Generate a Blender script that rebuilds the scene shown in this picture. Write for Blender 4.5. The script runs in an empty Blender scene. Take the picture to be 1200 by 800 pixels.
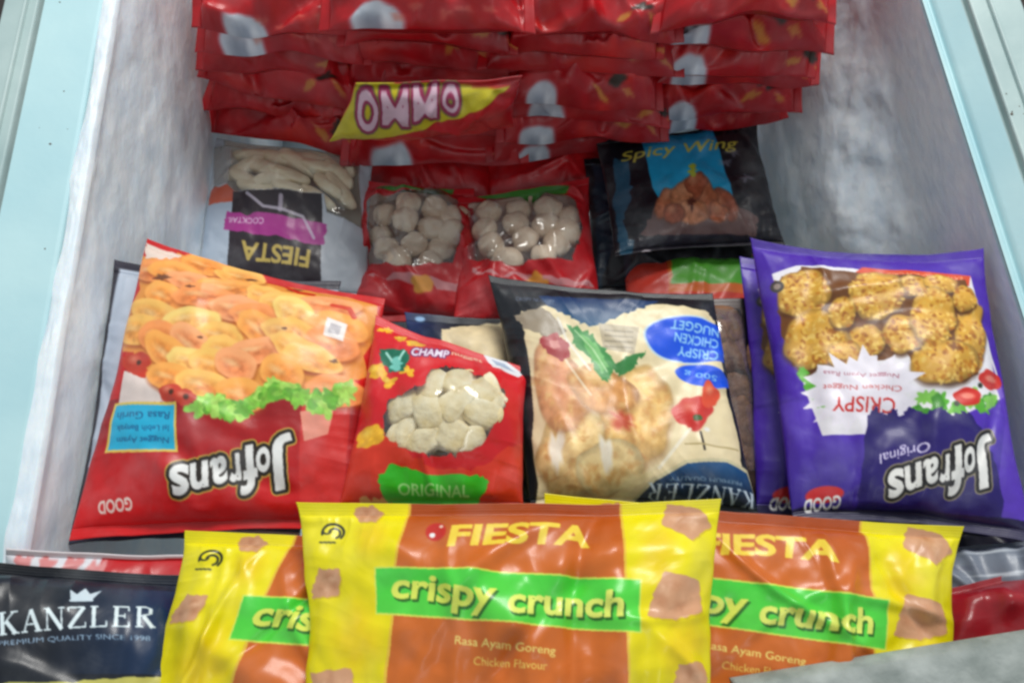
import bpy, math, random
import numpy as np

# ------------------------------------------------------------------ camera, world, lamps, exposure
scene = bpy.context.scene
PITCH, ROLL = math.radians(68.96), math.radians(3.407)
cam_data = bpy.data.cameras.new('camera')
cam = bpy.data.objects.new('camera', cam_data)
scene.collection.objects.link(cam)
scene.camera = cam
cam_data.sensor_width = 36.0
cam_data.lens = 27.0
cam_data.clip_start = 0.02
cam_data.clip_end = 100.0
from mathutils import Matrix, Vector
_f = Vector((0, math.cos(PITCH), -math.sin(PITCH)))
_u0 = Vector((0, math.sin(PITCH), math.cos(PITCH)))
_r0 = Vector((1, 0, 0))
_r = _r0 * math.cos(ROLL) - _u0 * math.sin(ROLL)
_u = _r0 * math.sin(ROLL) + _u0 * math.cos(ROLL)
cam.matrix_world = Matrix(((_r.x, _u.x, -_f.x, 0.0), (_r.y, _u.y, -_f.y, 0.0), (_r.z, _u.z, -_f.z, 1.40), (0, 0, 0, 1)))

world = bpy.data.worlds.new('World')
scene.world = world
world.use_nodes = True
world.node_tree.nodes['Background'].inputs[0].default_value = (0.86, 0.95, 1.0, 1)
world.node_tree.nodes['Background'].inputs[1].default_value = 0.45

def tube_lamp(name, loc, aim, sx, sy, power, col):
    d = bpy.data.lights.new(name, 'AREA')
    d.shape = 'RECTANGLE'; d.size = sx; d.size_y = sy; d.energy = power; d.color = col
    o = bpy.data.objects.new(name, d)
    scene.collection.objects.link(o)
    o.location = loc
    o.rotation_euler = (Vector(aim) - Vector(loc)).to_track_quat('-Z', 'Y').to_euler()
    return o
# fluorescent shop ceiling: a tube fixture over the aisle at the near right, a weaker one over the far end
tube_lamp('ceiling_tube', (0.60, 2.0, 2.9), (0.0, 0.1, 0.8), 1.4, 0.80, 66, (1.0, 0.985, 0.95))
tube_lamp('ceiling_tube.001', (0.5, -1.3, 2.8), (0.0, 0.2, 0.8), 1.2, 0.16, 4, (0.93, 0.97, 1.0))

scene.view_settings.view_transform = 'Standard'
scene.view_settings.look = 'None'
scene.view_settings.gamma = 1.0
scene.view_settings.exposure = 0.0
scene.cycles.use_denoising = True
scene.cycles.max_bounces = 8
scene.cycles.transparent_max_bounces = 12
scene.cycles.filter_width = 2.7

COL = scene.collection
RNG = np.random.default_rng(7)

# ------------------------------------------------------------------ helpers
def s2l(c):
    c = np.asarray(c, dtype=np.float64)
    return np.where(c <= 0.04045, c / 12.92, ((c + 0.055) / 1.055) ** 2.4)

def rgb(r, g, b):
    return np.array([r, g, b], dtype=np.float64) / 255.0

def lattice(n, seed):
    return np.random.default_rng(seed).random((n, n))

def vnoise(x, y, seed):
    """smooth value noise in [0,1] at points x, y (one lattice cell per unit)"""
    n = 64
    L = lattice(n, seed)
    xi = np.floor(x).astype(int); yi = np.floor(y).astype(int)
    fx = x - xi; fy = y - yi
    fx = fx * fx * (3 - 2 * fx); fy = fy * fy * (3 - 2 * fy)
    a = L[yi % n, xi % n]; b = L[yi % n, (xi + 1) % n]
    c = L[(yi + 1) % n, xi % n]; d = L[(yi + 1) % n, (xi + 1) % n]
    return (a * (1 - fx) + b * fx) * (1 - fy) + (c * (1 - fx) + d * fx) * fy

def fbm(x, y, seed, octaves=4):
    s = 0; a = 0.5; t = 0
    for k in range(octaves):
        s = s + a * vnoise(x * 2 ** k + 17.3 * k, y * 2 ** k + 9.1 * k, seed + k)
        t += a; a *= 0.5
    return s / t

def new_mesh(name, verts, quads, mat, parent=None, smooth=True, colors=None, tris=None):
    """one mesh object from numpy arrays"""
    me = bpy.data.meshes.new(name)
    v = np.asarray(verts, dtype=np.float32)
    me.vertices.add(len(v)); me.vertices.foreach_set('co', v.ravel())
    q = np.asarray(quads, dtype=np.int32).reshape(-1, 4) if quads is not None and len(quads) else np.zeros((0, 4), np.int32)
    t = np.asarray(tris, dtype=np.int32).reshape(-1, 3) if tris is not None and len(tris) else np.zeros((0, 3), np.int32)
    me.loops.add(q.size + t.size)
    me.loops.foreach_set('vertex_index', np.concatenate([q.ravel(), t.ravel()]).astype(np.int32))
    me.polygons.add(len(q) + len(t))
    starts = np.concatenate([np.arange(len(q)) * 4, q.size + np.arange(len(t)) * 3]).astype(np.int32)
    me.polygons.foreach_set('loop_start', starts)
    me.polygons.foreach_set('use_smooth', np.full(len(q) + len(t), smooth))
    me.update(calc_edges=True)
    me.validate()
    if colors is not None:
        at = me.color_attributes.new('print', 'FLOAT_COLOR', 'POINT')
        c = np.ones((len(v), 4), np.float32); c[:, :colors.shape[1]] = colors
        at.data.foreach_set('color', c.ravel())
    me.materials.append(mat)
    o = bpy.data.objects.new(name, me)
    COL.objects.link(o)
    if parent is not None:
        o.parent = parent
    return o

def grid_quads(nr, nc, base=0, flip=False):
    i = np.arange(nr - 1)[:, None] * nc + np.arange(nc - 1)[None, :] + base
    q = np.stack([i, i + nc, i + nc + 1, i + 1], -1).reshape(-1, 4)
    return q[:, ::-1] if flip else q

def empty(name, loc, label, category, group=None):
    o = bpy.data.objects.new(name, None)
    COL.objects.link(o)
    o.location = loc
    o.empty_display_size = 0.05
    o['label'] = label; o['category'] = category
    if group: o['group'] = group
    return o

# ------------------------------------------------------------------ materials
def mat_new(name):
    m = bpy.data.materials.new(name); m.use_nodes = True
    nt = m.node_tree
    return m, nt, nt.nodes, nt.links, nt.nodes['Principled BSDF']

def film_material(name, rough=0.37, window=False, frost=0.07, coat=0.06):
    m, nt, N, L, b = mat_new(name)
    at = N.new('ShaderNodeAttribute'); at.attribute_name = 'print'
    tc = N.new('ShaderNodeTexCoord')
    nz = N.new('ShaderNodeTexNoise'); nz.inputs['Scale'].default_value = 26; nz.inputs['Detail'].default_value = 5
    L.new(tc.outputs['Object'], nz.inputs['Vector'])
    rmp = N.new('ShaderNodeMapRange'); rmp.inputs['From Min'].default_value = .5; rmp.inputs['From Max'].default_value = .75
    rmp.inputs['To Max'].default_value = frost
    L.new(nz.outputs['Fac'], rmp.inputs['Value'])
    mx = N.new('ShaderNodeMix'); mx.data_type = 'RGBA'
    mx.inputs['B'].default_value = (.82, .86, .9, 1)
    L.new(rmp.outputs[0], mx.inputs['Factor']); L.new(at.outputs['Color'], mx.inputs['A'])
    L.new(mx.outputs['Result'], b.inputs['Base Color'])
    rr = N.new('ShaderNodeMapRange'); rr.inputs['To Min'].default_value = rough - .07; rr.inputs['To Max'].default_value = rough + .16
    L.new(nz.outputs['Fac'], rr.inputs['Value']); L.new(rr.outputs[0], b.inputs['Roughness'])
    b.inputs['Coat Weight'].default_value = coat; b.inputs['Coat Roughness'].default_value = .12
    n2 = N.new('ShaderNodeTexNoise'); n2.inputs['Scale'].default_value = 34; n2.inputs['Detail'].default_value = 2.5
    n2.inputs['Distortion'].default_value = 1.2
    L.new(tc.outputs['Object'], n2.inputs['Vector'])
    bp = N.new('ShaderNodeBump'); bp.inputs['Strength'].default_value = .16; bp.inputs['Distance'].default_value = .004
    L.new(n2.outputs['Fac'], bp.inputs['Height']); L.new(bp.outputs[0], b.inputs['Normal'])
    if window:
        tr = N.new('ShaderNodeBsdfTransparent'); tr.inputs[0].default_value = (.985, .99, .985, 1)
        gl = N.new('ShaderNodeBsdfGlossy'); gl.inputs['Roughness'].default_value = .12
        L.new(bp.outputs[0], gl.inputs['Normal'])
        fr = N.new('ShaderNodeLayerWeight'); fr.inputs['Blend'].default_value = .25
        ad = N.new('ShaderNodeMath'); ad.operation = 'MULTIPLY_ADD'; ad.inputs[1].default_value = .45; ad.inputs[2].default_value = .05
        L.new(fr.outputs['Facing'], ad.inputs[0])
        mg = N.new('ShaderNodeMixShader'); L.new(ad.outputs[0], mg.inputs[0]); L.new(tr.outputs[0], mg.inputs[1]); L.new(gl.outputs[0], mg.inputs[2])
        df = N.new('ShaderNodeBsdfDiffuse'); df.inputs[0].default_value = (.8, .83, .86, 1)
        mh = N.new('ShaderNodeMixShader'); mh.inputs[0].default_value = .045
        L.new(mg.outputs[0], mh.inputs[1]); L.new(df.outputs[0], mh.inputs[2])
        ms = N.new('ShaderNodeMixShader')
        L.new(at.outputs['Alpha'], ms.inputs[0]); L.new(mh.outputs[0], ms.inputs[1]); L.new(b.outputs[0], ms.inputs[2])
        L.new(ms.outputs[0], nt.nodes['Material Output'].inputs['Surface'])
    return m

FILM = film_material('printed_film')
FILM_SHINY = film_material('shiny_printed_film', rough=.31, coat=.10, frost=.05)
FILM_STACK = film_material('stacked_pouch_film', rough=.34, frost=.05)
FILM_WINDOW = film_material('printed_film_with_clear_window', window=True)

def plain(name, col, rough=.5, noise=None, nscale=20, bump=0.0, bscale=60, detail=5, spec=.5):
    m, nt, N, L, b = mat_new(name)
    c = s2l(np.array(col) / 255.0)
    b.inputs['Base Color'].default_value = (*c, 1); b.inputs['Roughness'].default_value = rough
    b.inputs['Specular IOR Level'].default_value = spec
    tc = N.new('ShaderNodeTexCoord')
    if noise is not None:
        nz = N.new('ShaderNodeTexNoise'); nz.inputs['Scale'].default_value = nscale; nz.inputs['Detail'].default_value = detail
        L.new(tc.outputs['Object'], nz.inputs['Vector'])
        rp = N.new('ShaderNodeValToRGB')
        rp.color_ramp.elements[0].position = .35; rp.color_ramp.elements[1].position = .68
        rp.color_ramp.elements[0].color = (*s2l(np.array(noise) / 255.0), 1); rp.color_ramp.elements[1].color = (*c, 1)
        L.new(nz.outputs['Fac'], rp.inputs[0]); L.new(rp.outputs[0], b.inputs['Base Color'])
    if bump > 0:
        n2 = N.new('ShaderNodeTexNoise'); n2.inputs['Scale'].default_value = bscale; n2.inputs['Detail'].default_value = 6
        L.new(tc.outputs['Object'], n2.inputs['Vector'])
        bp = N.new('ShaderNodeBump'); bp.inputs['Strength'].default_value = bump; bp.inputs['Distance'].default_value = .01
        L.new(n2.outputs['Fac'], bp.inputs['Height']); L.new(bp.outputs[0], b.inputs['Normal'])
    return m

MAT_LIP = plain('pale_cyan_plastic', (188, 222, 226), .5, (170, 210, 218), 7, .08, 30)
MAT_RIM = plain('grey_green_rim_plastic', (186, 206, 204), .45, (160, 184, 184), 10, .1, 40, 8)
MAT_WALL = plain('freezer_liner', (218, 234, 238), .4, (200, 220, 228), 8, .12, 30)
MAT_OUT = plain('freezer_outer_steel', (150, 158, 160), .4)
MAT_FLOOR = plain('shop_floor_tile', (70, 62, 58), .6, (52, 46, 44), 6)
MAT_SLAB = plain('grey_speckled_foam', (172, 178, 174), .75, (130, 138, 134), 38, .35, 70, 8)
MAT_NUG = plain('pale_crumbed_nugget', (246, 238, 212), .6, (224, 202, 146), 42, .3, 130)
MAT_FRY = plain('pale_sausage_stick', (248, 236, 208), .55, (232, 214, 176), 40, .25, 90)
MAT_BALL = plain('frozen_meat_ball', (236, 218, 194), .5, (214, 188, 160), 40, .25, 90)
MAT_BROWN = plain('brown_crumbed_piece', (138, 96, 66), .6, (84, 54, 38), 45, .5, 130)

def frost_material():
    m, nt, N, L, b = mat_new('wall_frost')
    tc = N.new('ShaderNodeTexCoord')
    mp = N.new('ShaderNodeMapping'); mp.inputs['Scale'].default_value = (1, .55, 1)
    L.new(tc.outputs['Object'], mp.inputs[0])
    nz = N.new('ShaderNodeTexNoise'); nz.inputs['Scale'].default_value = 48; nz.inputs['Detail'].default_value = 8; nz.inputs['Roughness'].default_value = .6
    L.new(mp.outputs[0], nz.inputs['Vector'])
    rp = N.new('ShaderNodeValToRGB')
    rp.color_ramp.elements[0].position = .30; rp.color_ramp.elements[1].position = .66
    rp.color_ramp.elements[0].color = (*s2l(rgb(218, 232, 243)), 1); rp.color_ramp.elements[1].color = (*s2l(rgb(240, 247, 252)), 1)
    L.new(nz.outputs['Fac'], rp.inputs[0]); L.new(rp.outputs[0], b.inputs['Base Color'])
    b.inputs['Roughness'].default_value = .5
    b.inputs['Subsurface Weight'].default_value = .25
    b.inputs['Subsurface Radius'].default_value = (.006, .008, .01)
    n2 = N.new('ShaderNodeTexNoise'); n2.inputs['Scale'].default_value = 130; n2.inputs['Detail'].default_value = 6
    L.new(mp.outputs[0], n2.inputs['Vector'])
    bp = N.new('ShaderNodeBump'); bp.inputs['Strength'].default_value = .16; bp.inputs['Distance'].default_value = .006
    L.new(n2.outputs['Fac'], bp.inputs['Height']); L.new(bp.outputs[0], b.inputs['Normal'])
    return m
MAT_FROST = frost_material()

# ------------------------------------------------------------------ the setting: shop floor and the chest freezer
def box_mesh(name, lo, hi, mat, parent=None):
    (x0, y0, z0), (x1, y1, z1) = lo, hi
    v = [(x0, y0, z0), (x1, y0, z0), (x1, y1, z0), (x0, y1, z0), (x0, y0, z1), (x1, y0, z1), (x1, y1, z1), (x0, y1, z1)]
    q = [(0, 3, 2, 1), (4, 5, 6, 7), (0, 1, 5, 4), (1, 2, 6, 5), (2, 3, 7, 6), (3, 0, 4, 7)]
    return new_mesh(name, v, q, mat, parent, smooth=False)

g = new_mesh('shop_floor', [(-4, -4, 0), (4, -4, 0), (4, 4, 0), (-4, 4, 0)], [(0, 1, 2, 3)], MAT_FLOOR, smooth=False)
g['kind'] = 'structure'

XL, XR, YF, YB = -0.3875, 0.4265, -0.10, 0.98
freezer = empty('chest_freezer', (0, 0.4, 0), 'open chest freezer with pale cyan rim and frosted inner walls', 'freezer')

def rings(name, prof, mat, smooth=False):
    """prof: list of (offset_left, offset_right, offset_front, offset_back, z); sweeps a rectangular ring outward"""
    v = []
    for l, r, f, b_, z in prof:
        v += [(XL - l, YF - f, z), (XR + r, YF - f, z), (XR + r, YB + b_, z), (XL - l, YB + b_, z)]
    q = []
    for k in range(len(prof) - 1):
        for s in range(4):
            a = k * 4 + s; b2 = k * 4 + (s + 1) % 4
            q.append((a, b2, b2 + 4, a + 4))
    o = new_mesh(name, v, q, mat, freezer, smooth=smooth)
    o.matrix_parent_inverse = freezer.matrix_world.inverted() if False else Matrix.Translation((0, -0.4, 0))
    bv = o.modifiers.new('edge', 'BEVEL'); bv.width = .004; bv.segments = 3; bv.limit_method = 'ANGLE'; bv.angle_limit = math.radians(25)
    return o
ZR = 0.80
rings('inner_liner', [(0, 0, 0, 0, .26), (0, 0, 0, 0, ZR)], MAT_WALL)
rings('inner_lip', [(.0005, .0005, .0005, .0005, ZR + .0005), (.003, .004, .003, .003, ZR + .001), (.005, .008, .005, .005, ZR - .003), (.009, .010, .009, .009, ZR + .003),
                    (.058, .026, .04, .04, ZR + .016)], MAT_LIP)
rings('rim', [(.0585, .0265, .0405, .0405, ZR + .012), (.0605, .030, .042, .042, ZR + .012), (.062, .031, .044, .044, ZR + .020), (.094, .078, .09, .09, ZR + .022), (.098, .082, .094, .094, ZR + .012)], MAT_RIM)
rings('lid_track', [(.070, .046, .06, .06, ZR + .0206), (.0705, .0465, .0605, .0605, ZR + .0245), (.0735, .0495, .0635, .0635, ZR + .0245), (.074, .050, .064, .064, ZR + .0212)], MAT_RIM)
rings('outer_cabinet', [(.0982, .0822, .0942, .0942, ZR + .010), (.0982, .0822, .0942, .0942, .02)], MAT_OUT)
fl = box_mesh('inner_floor', (XL, YF, .24), (XR, YB, .259), MAT_WALL, freezer)
fl.matrix_parent_inverse = Matrix.Translation((0, -0.4, 0))

def frost_sheet(side):
    """thick uneven frost grown on one long inner wall"""
    ny, nz_ = 340, 150
    y = np.linspace(YF + .004, YB - .004, ny)[None, :].repeat(nz_, 0)
    z = np.linspace(.28, ZR - .001, nz_)[:, None].repeat(ny, 1)
    h = (ZR - z)
    if side < 0:
        th = .0015 + .005 * np.clip((fbm(y * 4, z * 9, 31, 2) - .3) * 1.8, 0, 1.2) * np.clip(h / .05, 0, 1) + .004 * np.clip(h / .12, 0, 1)
        th += .003 * np.clip(fbm(y * 11, z * 20, 34, 3) - .42, 0, 1) * 3 * np.clip(h / .03, 0, 1) + .0009 * fbm(y * 30, z * 44, 33, 3) + .004 * np.exp(-((z - ZR + .006) / .006) ** 2) * fbm(y * 60, z * 9, 38)
    else:
        edge = .085 + .06 * (fbm(y * 5, z * 0 + 3, 36) - .5) + .03 * (fbm(y * 34, z * 34, 37, 4) - .5)
        far = np.clip((y - .30) / .14, 0, 1); far = far * far * (3 - 2 * far)
        grow = np.clip((h - edge) / .11, 0, 1); grow = grow * grow * (3 - 2 * grow) * (.2 + .8 * far)
        th = .0012 + grow * (.017 + .16 * np.clip(h - .10, 0, .3)) + grow * .016 * np.clip((fbm(y * 6, z * 4 + 4, 41, 2) - .3) * 1.6, 0, 1.2)
        th += np.clip(grow * 4, 0, 1) * (.15 + .85 * grow) * (.003 * fbm(y * 30, z * 30, 43, 3) + .005 * np.clip(fbm(y * 10, z * 16, 45, 3) - .4, 0, 1) * 2.4)
    th = np.minimum(th, .075)
    x = (XL + th) if side < 0 else (XR - th)
    v = np.stack([x, y, z], -1).reshape(-1, 3)
    o = new_mesh('wall_frost', v, grid_quads(nz_, ny, flip=(side < 0)), MAT_FROST, freezer)
    o.matrix_parent_inverse = Matrix.Translation((0, -0.4, 0))
    return o
frost_sheet(-1); frost_sheet(1)

def frost_ridge():
    """crust of ice that has crept over the inner edge of the lip on the bluish wall"""
    ny, nr = 420, 18
    y = np.linspace(YF + .01, YB - .01, ny)[None, :].repeat(nr, 0)
    a = np.linspace(0, 1, nr)[:, None].repeat(ny, 1)
    wd = .010 + .012 * fbm(y * 14, y * 0 + 2, 51, 3)
    ht = (.0015 + .006 * np.clip(fbm(y * 30, y * 0 + 8, 53, 3) - .3, 0, 1)) * (.4 + .6 * fbm(y * 70, a * 5, 55, 2))
    x = XL + .006 - a * wd
    z = ZR + .0012 + .10 * np.clip(a * wd - .009, 0, 1) + ht * np.sin(np.pi * np.clip(a, 0, 1)) ** .7 - .006 * (a < .04)
    o = new_mesh('edge_frost', np.stack([x, y, z], -1).reshape(-1, 3), grid_quads(nr, ny), MAT_FROST, freezer)
    o.matrix_parent_inverse = Matrix.Translation((0, -0.4, 0))
frost_ridge()

def rim_specks():
    """a few specks of dirt and drops stuck on the rim"""
    m = plain('dirt_speck', (92, 84, 74), .8)
    rs = np.random.default_rng(3)
    for k in range(16):
        if k % 2: x, y, z = XL - .012 - .045 * rs.random(), .05 + .6 * rs.random(), 0
        else: x, y, z = XR + .032 + .012 * rs.random(), .1 + .5 * rs.random(), 0
        z = ZR + .003 + (XL - .009 - x) * .265 if x < 0 else ZR + .0205
        r = .0006 + .0011 * rs.random() ** 2
        n_ = 7
        v = [(x + r * math.cos(2 * math.pi * j / n_) * (.7 + .6 * rs.random()), y + r * math.sin(2 * math.pi * j / n_) * (.7 + .9 * rs.random()), z - .0004) for j in range(n_)] + [(x, y, z + .0006)]
        o = new_mesh('dirt_speck', v, [], m, freezer, tris=[(j, (j + 1) % n_, n_) for j in range(n_)])
        o.matrix_parent_inverse = Matrix.Translation((0, -0.4, 0))
rim_specks()

# near edge: grey speckled slab lying along the front of the opening
def slab():
    a, b = Vector((.06, -.0405, 0)), Vector((.505, .0007, 0))
    d = (b - a).normalized(); n = Vector((d.y, -d.x, 0))
    a = a + d * .075
    nu, nv = 120, 30
    u = np.linspace(0, 1, nu)[None, :].repeat(nv, 0); w = np.linspace(0, 1, nv)[:, None].repeat(nu, 1)
    px = a.x + (b.x - a.x) * u + n.x * .16 * w; py = a.y + (b.y - a.y) * u + n.y * .16 * w
    ed = np.minimum(np.clip(w / .06, 0, 1), 1)
    pz = .826 + .014 * np.sqrt(1 - (1 - ed) ** 2) + .0022 * (fbm(px * 60, py * 60, 71) - .5)
    top = np.stack([px, py, pz], -1).reshape(-1, 3)
    bot = np.stack([px, py, np.full_like(px, .8235)], -1).reshape(-1, 3)
    n_ = nu * nv
    q = [grid_quads(nv, nu), grid_quads(nv, nu, n_, True)]
    ring = np.concatenate([np.arange(nu), np.arange(1, nv) * nu + nu - 1, (nv - 1) * nu + np.arange(nu - 2, -1, -1), np.arange(nv - 2, 0, -1) * nu])
    r2 = np.roll(ring, -1)
    q.append(np.stack([ring, r2, r2 + n_, ring + n_], -1))
    o = new_mesh('grey_slab', np.concatenate([top, bot]), np.concatenate(q), MAT_SLAB)
    o['label'] = 'grey speckled slab lying along the near edge below the red pouch'
    o['category'] = 'slab'
slab()

# ------------------------------------------------------------------ printing: artwork drawn into an array, then carried by the film's vertices
class Art:
    def __init__(self, box, base, ss=2):
        self.x0, self.y0, self.x1, self.y1 = box
        self.ss = ss
        self.W = int((self.x1 - self.x0) * ss); self.H = int((self.y1 - self.y0) * ss)
        self.img = np.empty((self.H, self.W, 3)); self.img[:] = base
        self.alpha = np.ones((self.H, self.W))
        self.Y, self.X = np.mgrid[0:self.H, 0:self.W].astype(np.float64)
        self.X = self.X / ss + self.x0; self.Y = self.Y / ss + self.y0
    def _win(self, xa, ya, xb, yb):
        s = self.ss
        i0 = max(0, int((ya - self.y0) * s) - 2); i1 = min(self.H, int((yb - self.y0) * s) + 3)
        j0 = max(0, int((xa - self.x0) * s) - 2); j1 = min(self.W, int((xb - self.x0) * s) + 3)
        return slice(i0, max(i0, i1)), slice(j0, max(j0, j1))
    def blend(self, win, m, col):
        m = m[..., None]
        self.img[win] = self.img[win] * (1 - m) + np.asarray(col) * m
    def polymask(self, pts):
        pts = np.asarray(pts, float)
        w = self._win(pts[:, 0].min(), pts[:, 1].min(), pts[:, 0].max(), pts[:, 1].max())
        X, Y = self.X[w], self.Y[w]
        m = np.zeros(X.shape, bool)
        n = len(pts)
        for i in range(n):
            x1, y1 = pts[i]; x2, y2 = pts[(i + 1) % n]
            if y1 == y2: continue
            c = ((y1 > Y) != (y2 > Y)) & (X < (x2 - x1) * (Y - y1) / (y2 - y1) + x1)
            m ^= c
        return w, m.astype(float)
    def poly(self, pts, col, a=1.0, wob=0.0, seed=0):
        if wob: pts = wobble(pts, wob, seed)
        w, m = self.polymask(pts)
        self.blend(w, m * a, col)
    def vgrad(self, pts, c0, c1, ya, yb, a=1.0, horiz=False):
        w, m = self.polymask(pts)
        t = np.clip(((self.X[w] if horiz else self.Y[w]) - ya) / (yb - ya), 0, 1)[..., None]
        self.blend(w, m * a, np.asarray(c0) * (1 - t) + np.asarray(c1) * t)
    def blob(self, cx, cy, rx, ry, col, rot=0, wob=0.0, seed=0, a=1.0, soft=0.08, tex=0.0, tscale=.18, shade=0.0, light=None, rim=0.0):
        R = max(rx, ry) * 1.5
        w = self._win(cx - R, cy - R, cx + R, cy + R)
        X, Y = self.X[w] - cx, self.Y[w] - cy
        if X.size == 0: return
        c, s = math.cos(math.radians(rot)), math.sin(math.radians(rot))
        u = (X * c + Y * s) / rx; v = (-X * s + Y * c) / ry
        d = np.hypot(u, v); an = np.arctan2(v, u)
        if wob:
            rs = np.random.default_rng(seed)
            for k in (2, 3, 4, 5, 7, 9):
                d = d + wob * rs.normal() / k ** .6 * np.sin(k * an + rs.random() * 6.3)
        m = np.clip((1 - d) / soft, 0, 1)
        colr = np.broadcast_to(np.asarray(col, float), X.shape + (3,)).copy()
        if tex:
            f = fbm((X + cx) * tscale, (Y + cy) * tscale, 100 + seed, 4) - .5
            colr = colr * (1 + tex * 2 * f[..., None] * np.array([.8, 1.0, 1.25]))
        if shade:
            l = (-u * .5 - v * .8)
            colr = colr * (1 + shade * np.clip(l, -1, 1)[..., None])
        if light is not None:
            hl = np.clip(1 - np.hypot(u + .25, v + .35) / .55, 0, 1)[..., None]
            colr = colr * (1 - .6 * hl) + np.asarray(light) * .6 * hl
        if rim:
            colr = colr * (1 - rim * np.clip((d - .7) / .3, 0, 1))[..., None]
        self.blend(w, m * a, np.clip(colr, 0, 1))
    def stroke(self, pts, wd, col, a=1.0):
        pts = np.asarray(pts, float)
        M = wd
        w = self._win(pts[:, 0].min() - M, pts[:, 1].min() - M, pts[:, 0].max() + M, pts[:, 1].max() + M)
        X, Y = self.X[w], self.Y[w]
        if X.size == 0: return
        D = np.full(X.shape, 1e9)
        for (ax, ay), (bx, by) in zip(pts[:-1], pts[1:]):
            dx, dy = bx - ax, by - ay
            t = np.clip(((X - ax) * dx + (Y - ay) * dy) / max(dx * dx + dy * dy, 1e-9), 0, 1)
            D = np.minimum(D, np.hypot(X - ax - t * dx, Y - ay - t * dy))
        self.blend(w, np.clip((wd / 2 - D) * self.ss + .5, 0, 1) * a, col)
    def trimask(self, pts, tris, pad=8):
        pts = np.asarray(pts)
        w = self._win(pts[:, 0].min() - pad, pts[:, 1].min() - pad, pts[:, 0].max() + pad, pts[:, 1].max() + pad)
        X, Y = self.X[w], self.Y[w]
        m = np.zeros(X.shape, bool)
        if X.size == 0: return w, m.astype(float)
        ox, oy = X[0, 0], Y[0, 0]; s = self.ss
        for t in tris:
            p = pts[list(t)]
            j0 = max(0, int((p[:, 0].min() - ox) * s)); j1 = int((p[:, 0].max() - ox) * s) + 2
            i0 = max(0, int((p[:, 1].min() - oy) * s)); i1 = int((p[:, 1].max() - oy) * s) + 2
            xs, ys = X[i0:i1, j0:j1], Y[i0:i1, j0:j1]
            if xs.size == 0: continue
            (ax, ay), (bx, by), (cx, cy) = p
            e1 = (bx - ax) * (ys - ay) - (by - ay) * (xs - ax)
            e2 = (cx - bx) * (ys - by) - (cy - by) * (xs - bx)
            e3 = (ax - cx) * (ys - cy) - (ay - cy) * (xs - cx)
            m[i0:i1, j0:j1] |= ((e1 >= 0) & (e2 >= 0) & (e3 >= 0)) | ((e1 <= 0) & (e2 <= 0) & (e3 <= 0))
        return w, m.astype(float)
    def text(self, s, cx, cy, width, height, rot, col, bold=0.0, shear=0.0, outlines=(), shadow=None, warp=None, a=1.0, glyphs=None):
        """letters fitted into width x height (artwork units), rot in degrees clockwise"""
        pts, tris = (glyph_mesh(s) if glyphs else font_mesh(s, bold))
        p = pts.copy()
        lo, hi = p.min(0), p.max(0)
        p = (p - (lo + hi) / 2) / (hi - lo)
        p[:, 0] *= width; p[:, 1] *= height
        if warp is not None: p[:, 1] += warp(p[:, 0] / width) * height
        p[:, 0] += shear * p[:, 1]
        p[:, 1] *= -1
        r = math.radians(rot); c, s_ = math.cos(r), math.sin(r)
        p = np.stack([p[:, 0] * c - p[:, 1] * s_ + cx, p[:, 0] * s_ + p[:, 1] * c + cy], -1)
        w, m = self.trimask(p, tris)
        if m.size == 0: return
        if shadow is not None:
            (dx, dy), sc = shadow
            k = int(dx * self.ss), int(dy * self.ss)
            self.blend(w, np.roll(np.roll(dilate(m, 1), k[1], 0), k[0], 1) * a, sc)
        for wd, oc in outlines:
            self.blend(w, dilate(m, int(round(wd * self.ss))) * a, oc)
        self.blend(w, m * a, col)
    def grain(self, amp, scale, seed):
        f = fbm(self.X * scale, self.Y * scale, seed, 4) - .5
        self.img = np.clip(self.img * (1 + amp * 2 * f[..., None]), 0, 1)
    def sample(self, x, y):
        s = self.ss
        fx = np.clip((x - self.x0) * s, 0, self.W - 1.001); fy = np.clip((y - self.y0) * s, 0, self.H - 1.001)
        j = fx.astype(int); i = fy.astype(int)
        fx = (fx - j)[..., None]; fy = (fy - i)[..., None]
        A = np.concatenate([self.img, self.alpha[..., None]], -1)
        # small blur = box supersampling
        B = (A + np.roll(A, 1, 0) + np.roll(A, -1, 0) + np.roll(A, 1, 1) + np.roll(A, -1, 1)) / 5
        o = (B[i, j] * (1 - fx) + B[i, j + 1] * fx) * (1 - fy) + (B[i + 1, j] * (1 - fx) + B[i + 1, j + 1] * fx) * fy
        return o

def dilate(m, r):
    o = m.copy()
    for dy in range(-r, r + 1):
        for dx in range(-r, r + 1):
            if dx * dx + dy * dy <= r * r + .5:
                o = np.maximum(o, np.roll(np.roll(m, dy, 0), dx, 1))
    return o

def wobble(pts, amp, seed, n=7):
    rs = np.random.default_rng(seed)
    out = []
    for (ax, ay), (bx, by) in zip(pts, list(pts[1:]) + [pts[0]]):
        for k in range(n):
            t = k / n
            out.append((ax + (bx - ax) * t + rs.normal() * amp, ay + (by - ay) * t + rs.normal() * amp))
    return out

_font_cache = {}
def font_mesh(s, bold=0.0):
    key = (s, bold)
    if key not in _font_cache:
        cu = bpy.data.curves.new('lettering', 'FONT')
        cu.body = s; cu.offset = bold; cu.resolution_u = 4; cu.size = 1.0
        ob = bpy.data.objects.new('lettering', cu)
        COL.objects.link(ob)
        dg = bpy.context.evaluated_depsgraph_get()
        me = ob.evaluated_get(dg).to_mesh()
        me.calc_loop_triangles()
        p = np.array([v.co[:2] for v in me.vertices]); t = [tuple(l.vertices) for l in me.loop_triangles]
        ob.evaluated_get(dg).to_mesh_clear()
        bpy.data.objects.remove(ob); bpy.data.curves.remove(cu)
        _font_cache[key] = (p, t)
    return _font_cache[key]

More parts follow.
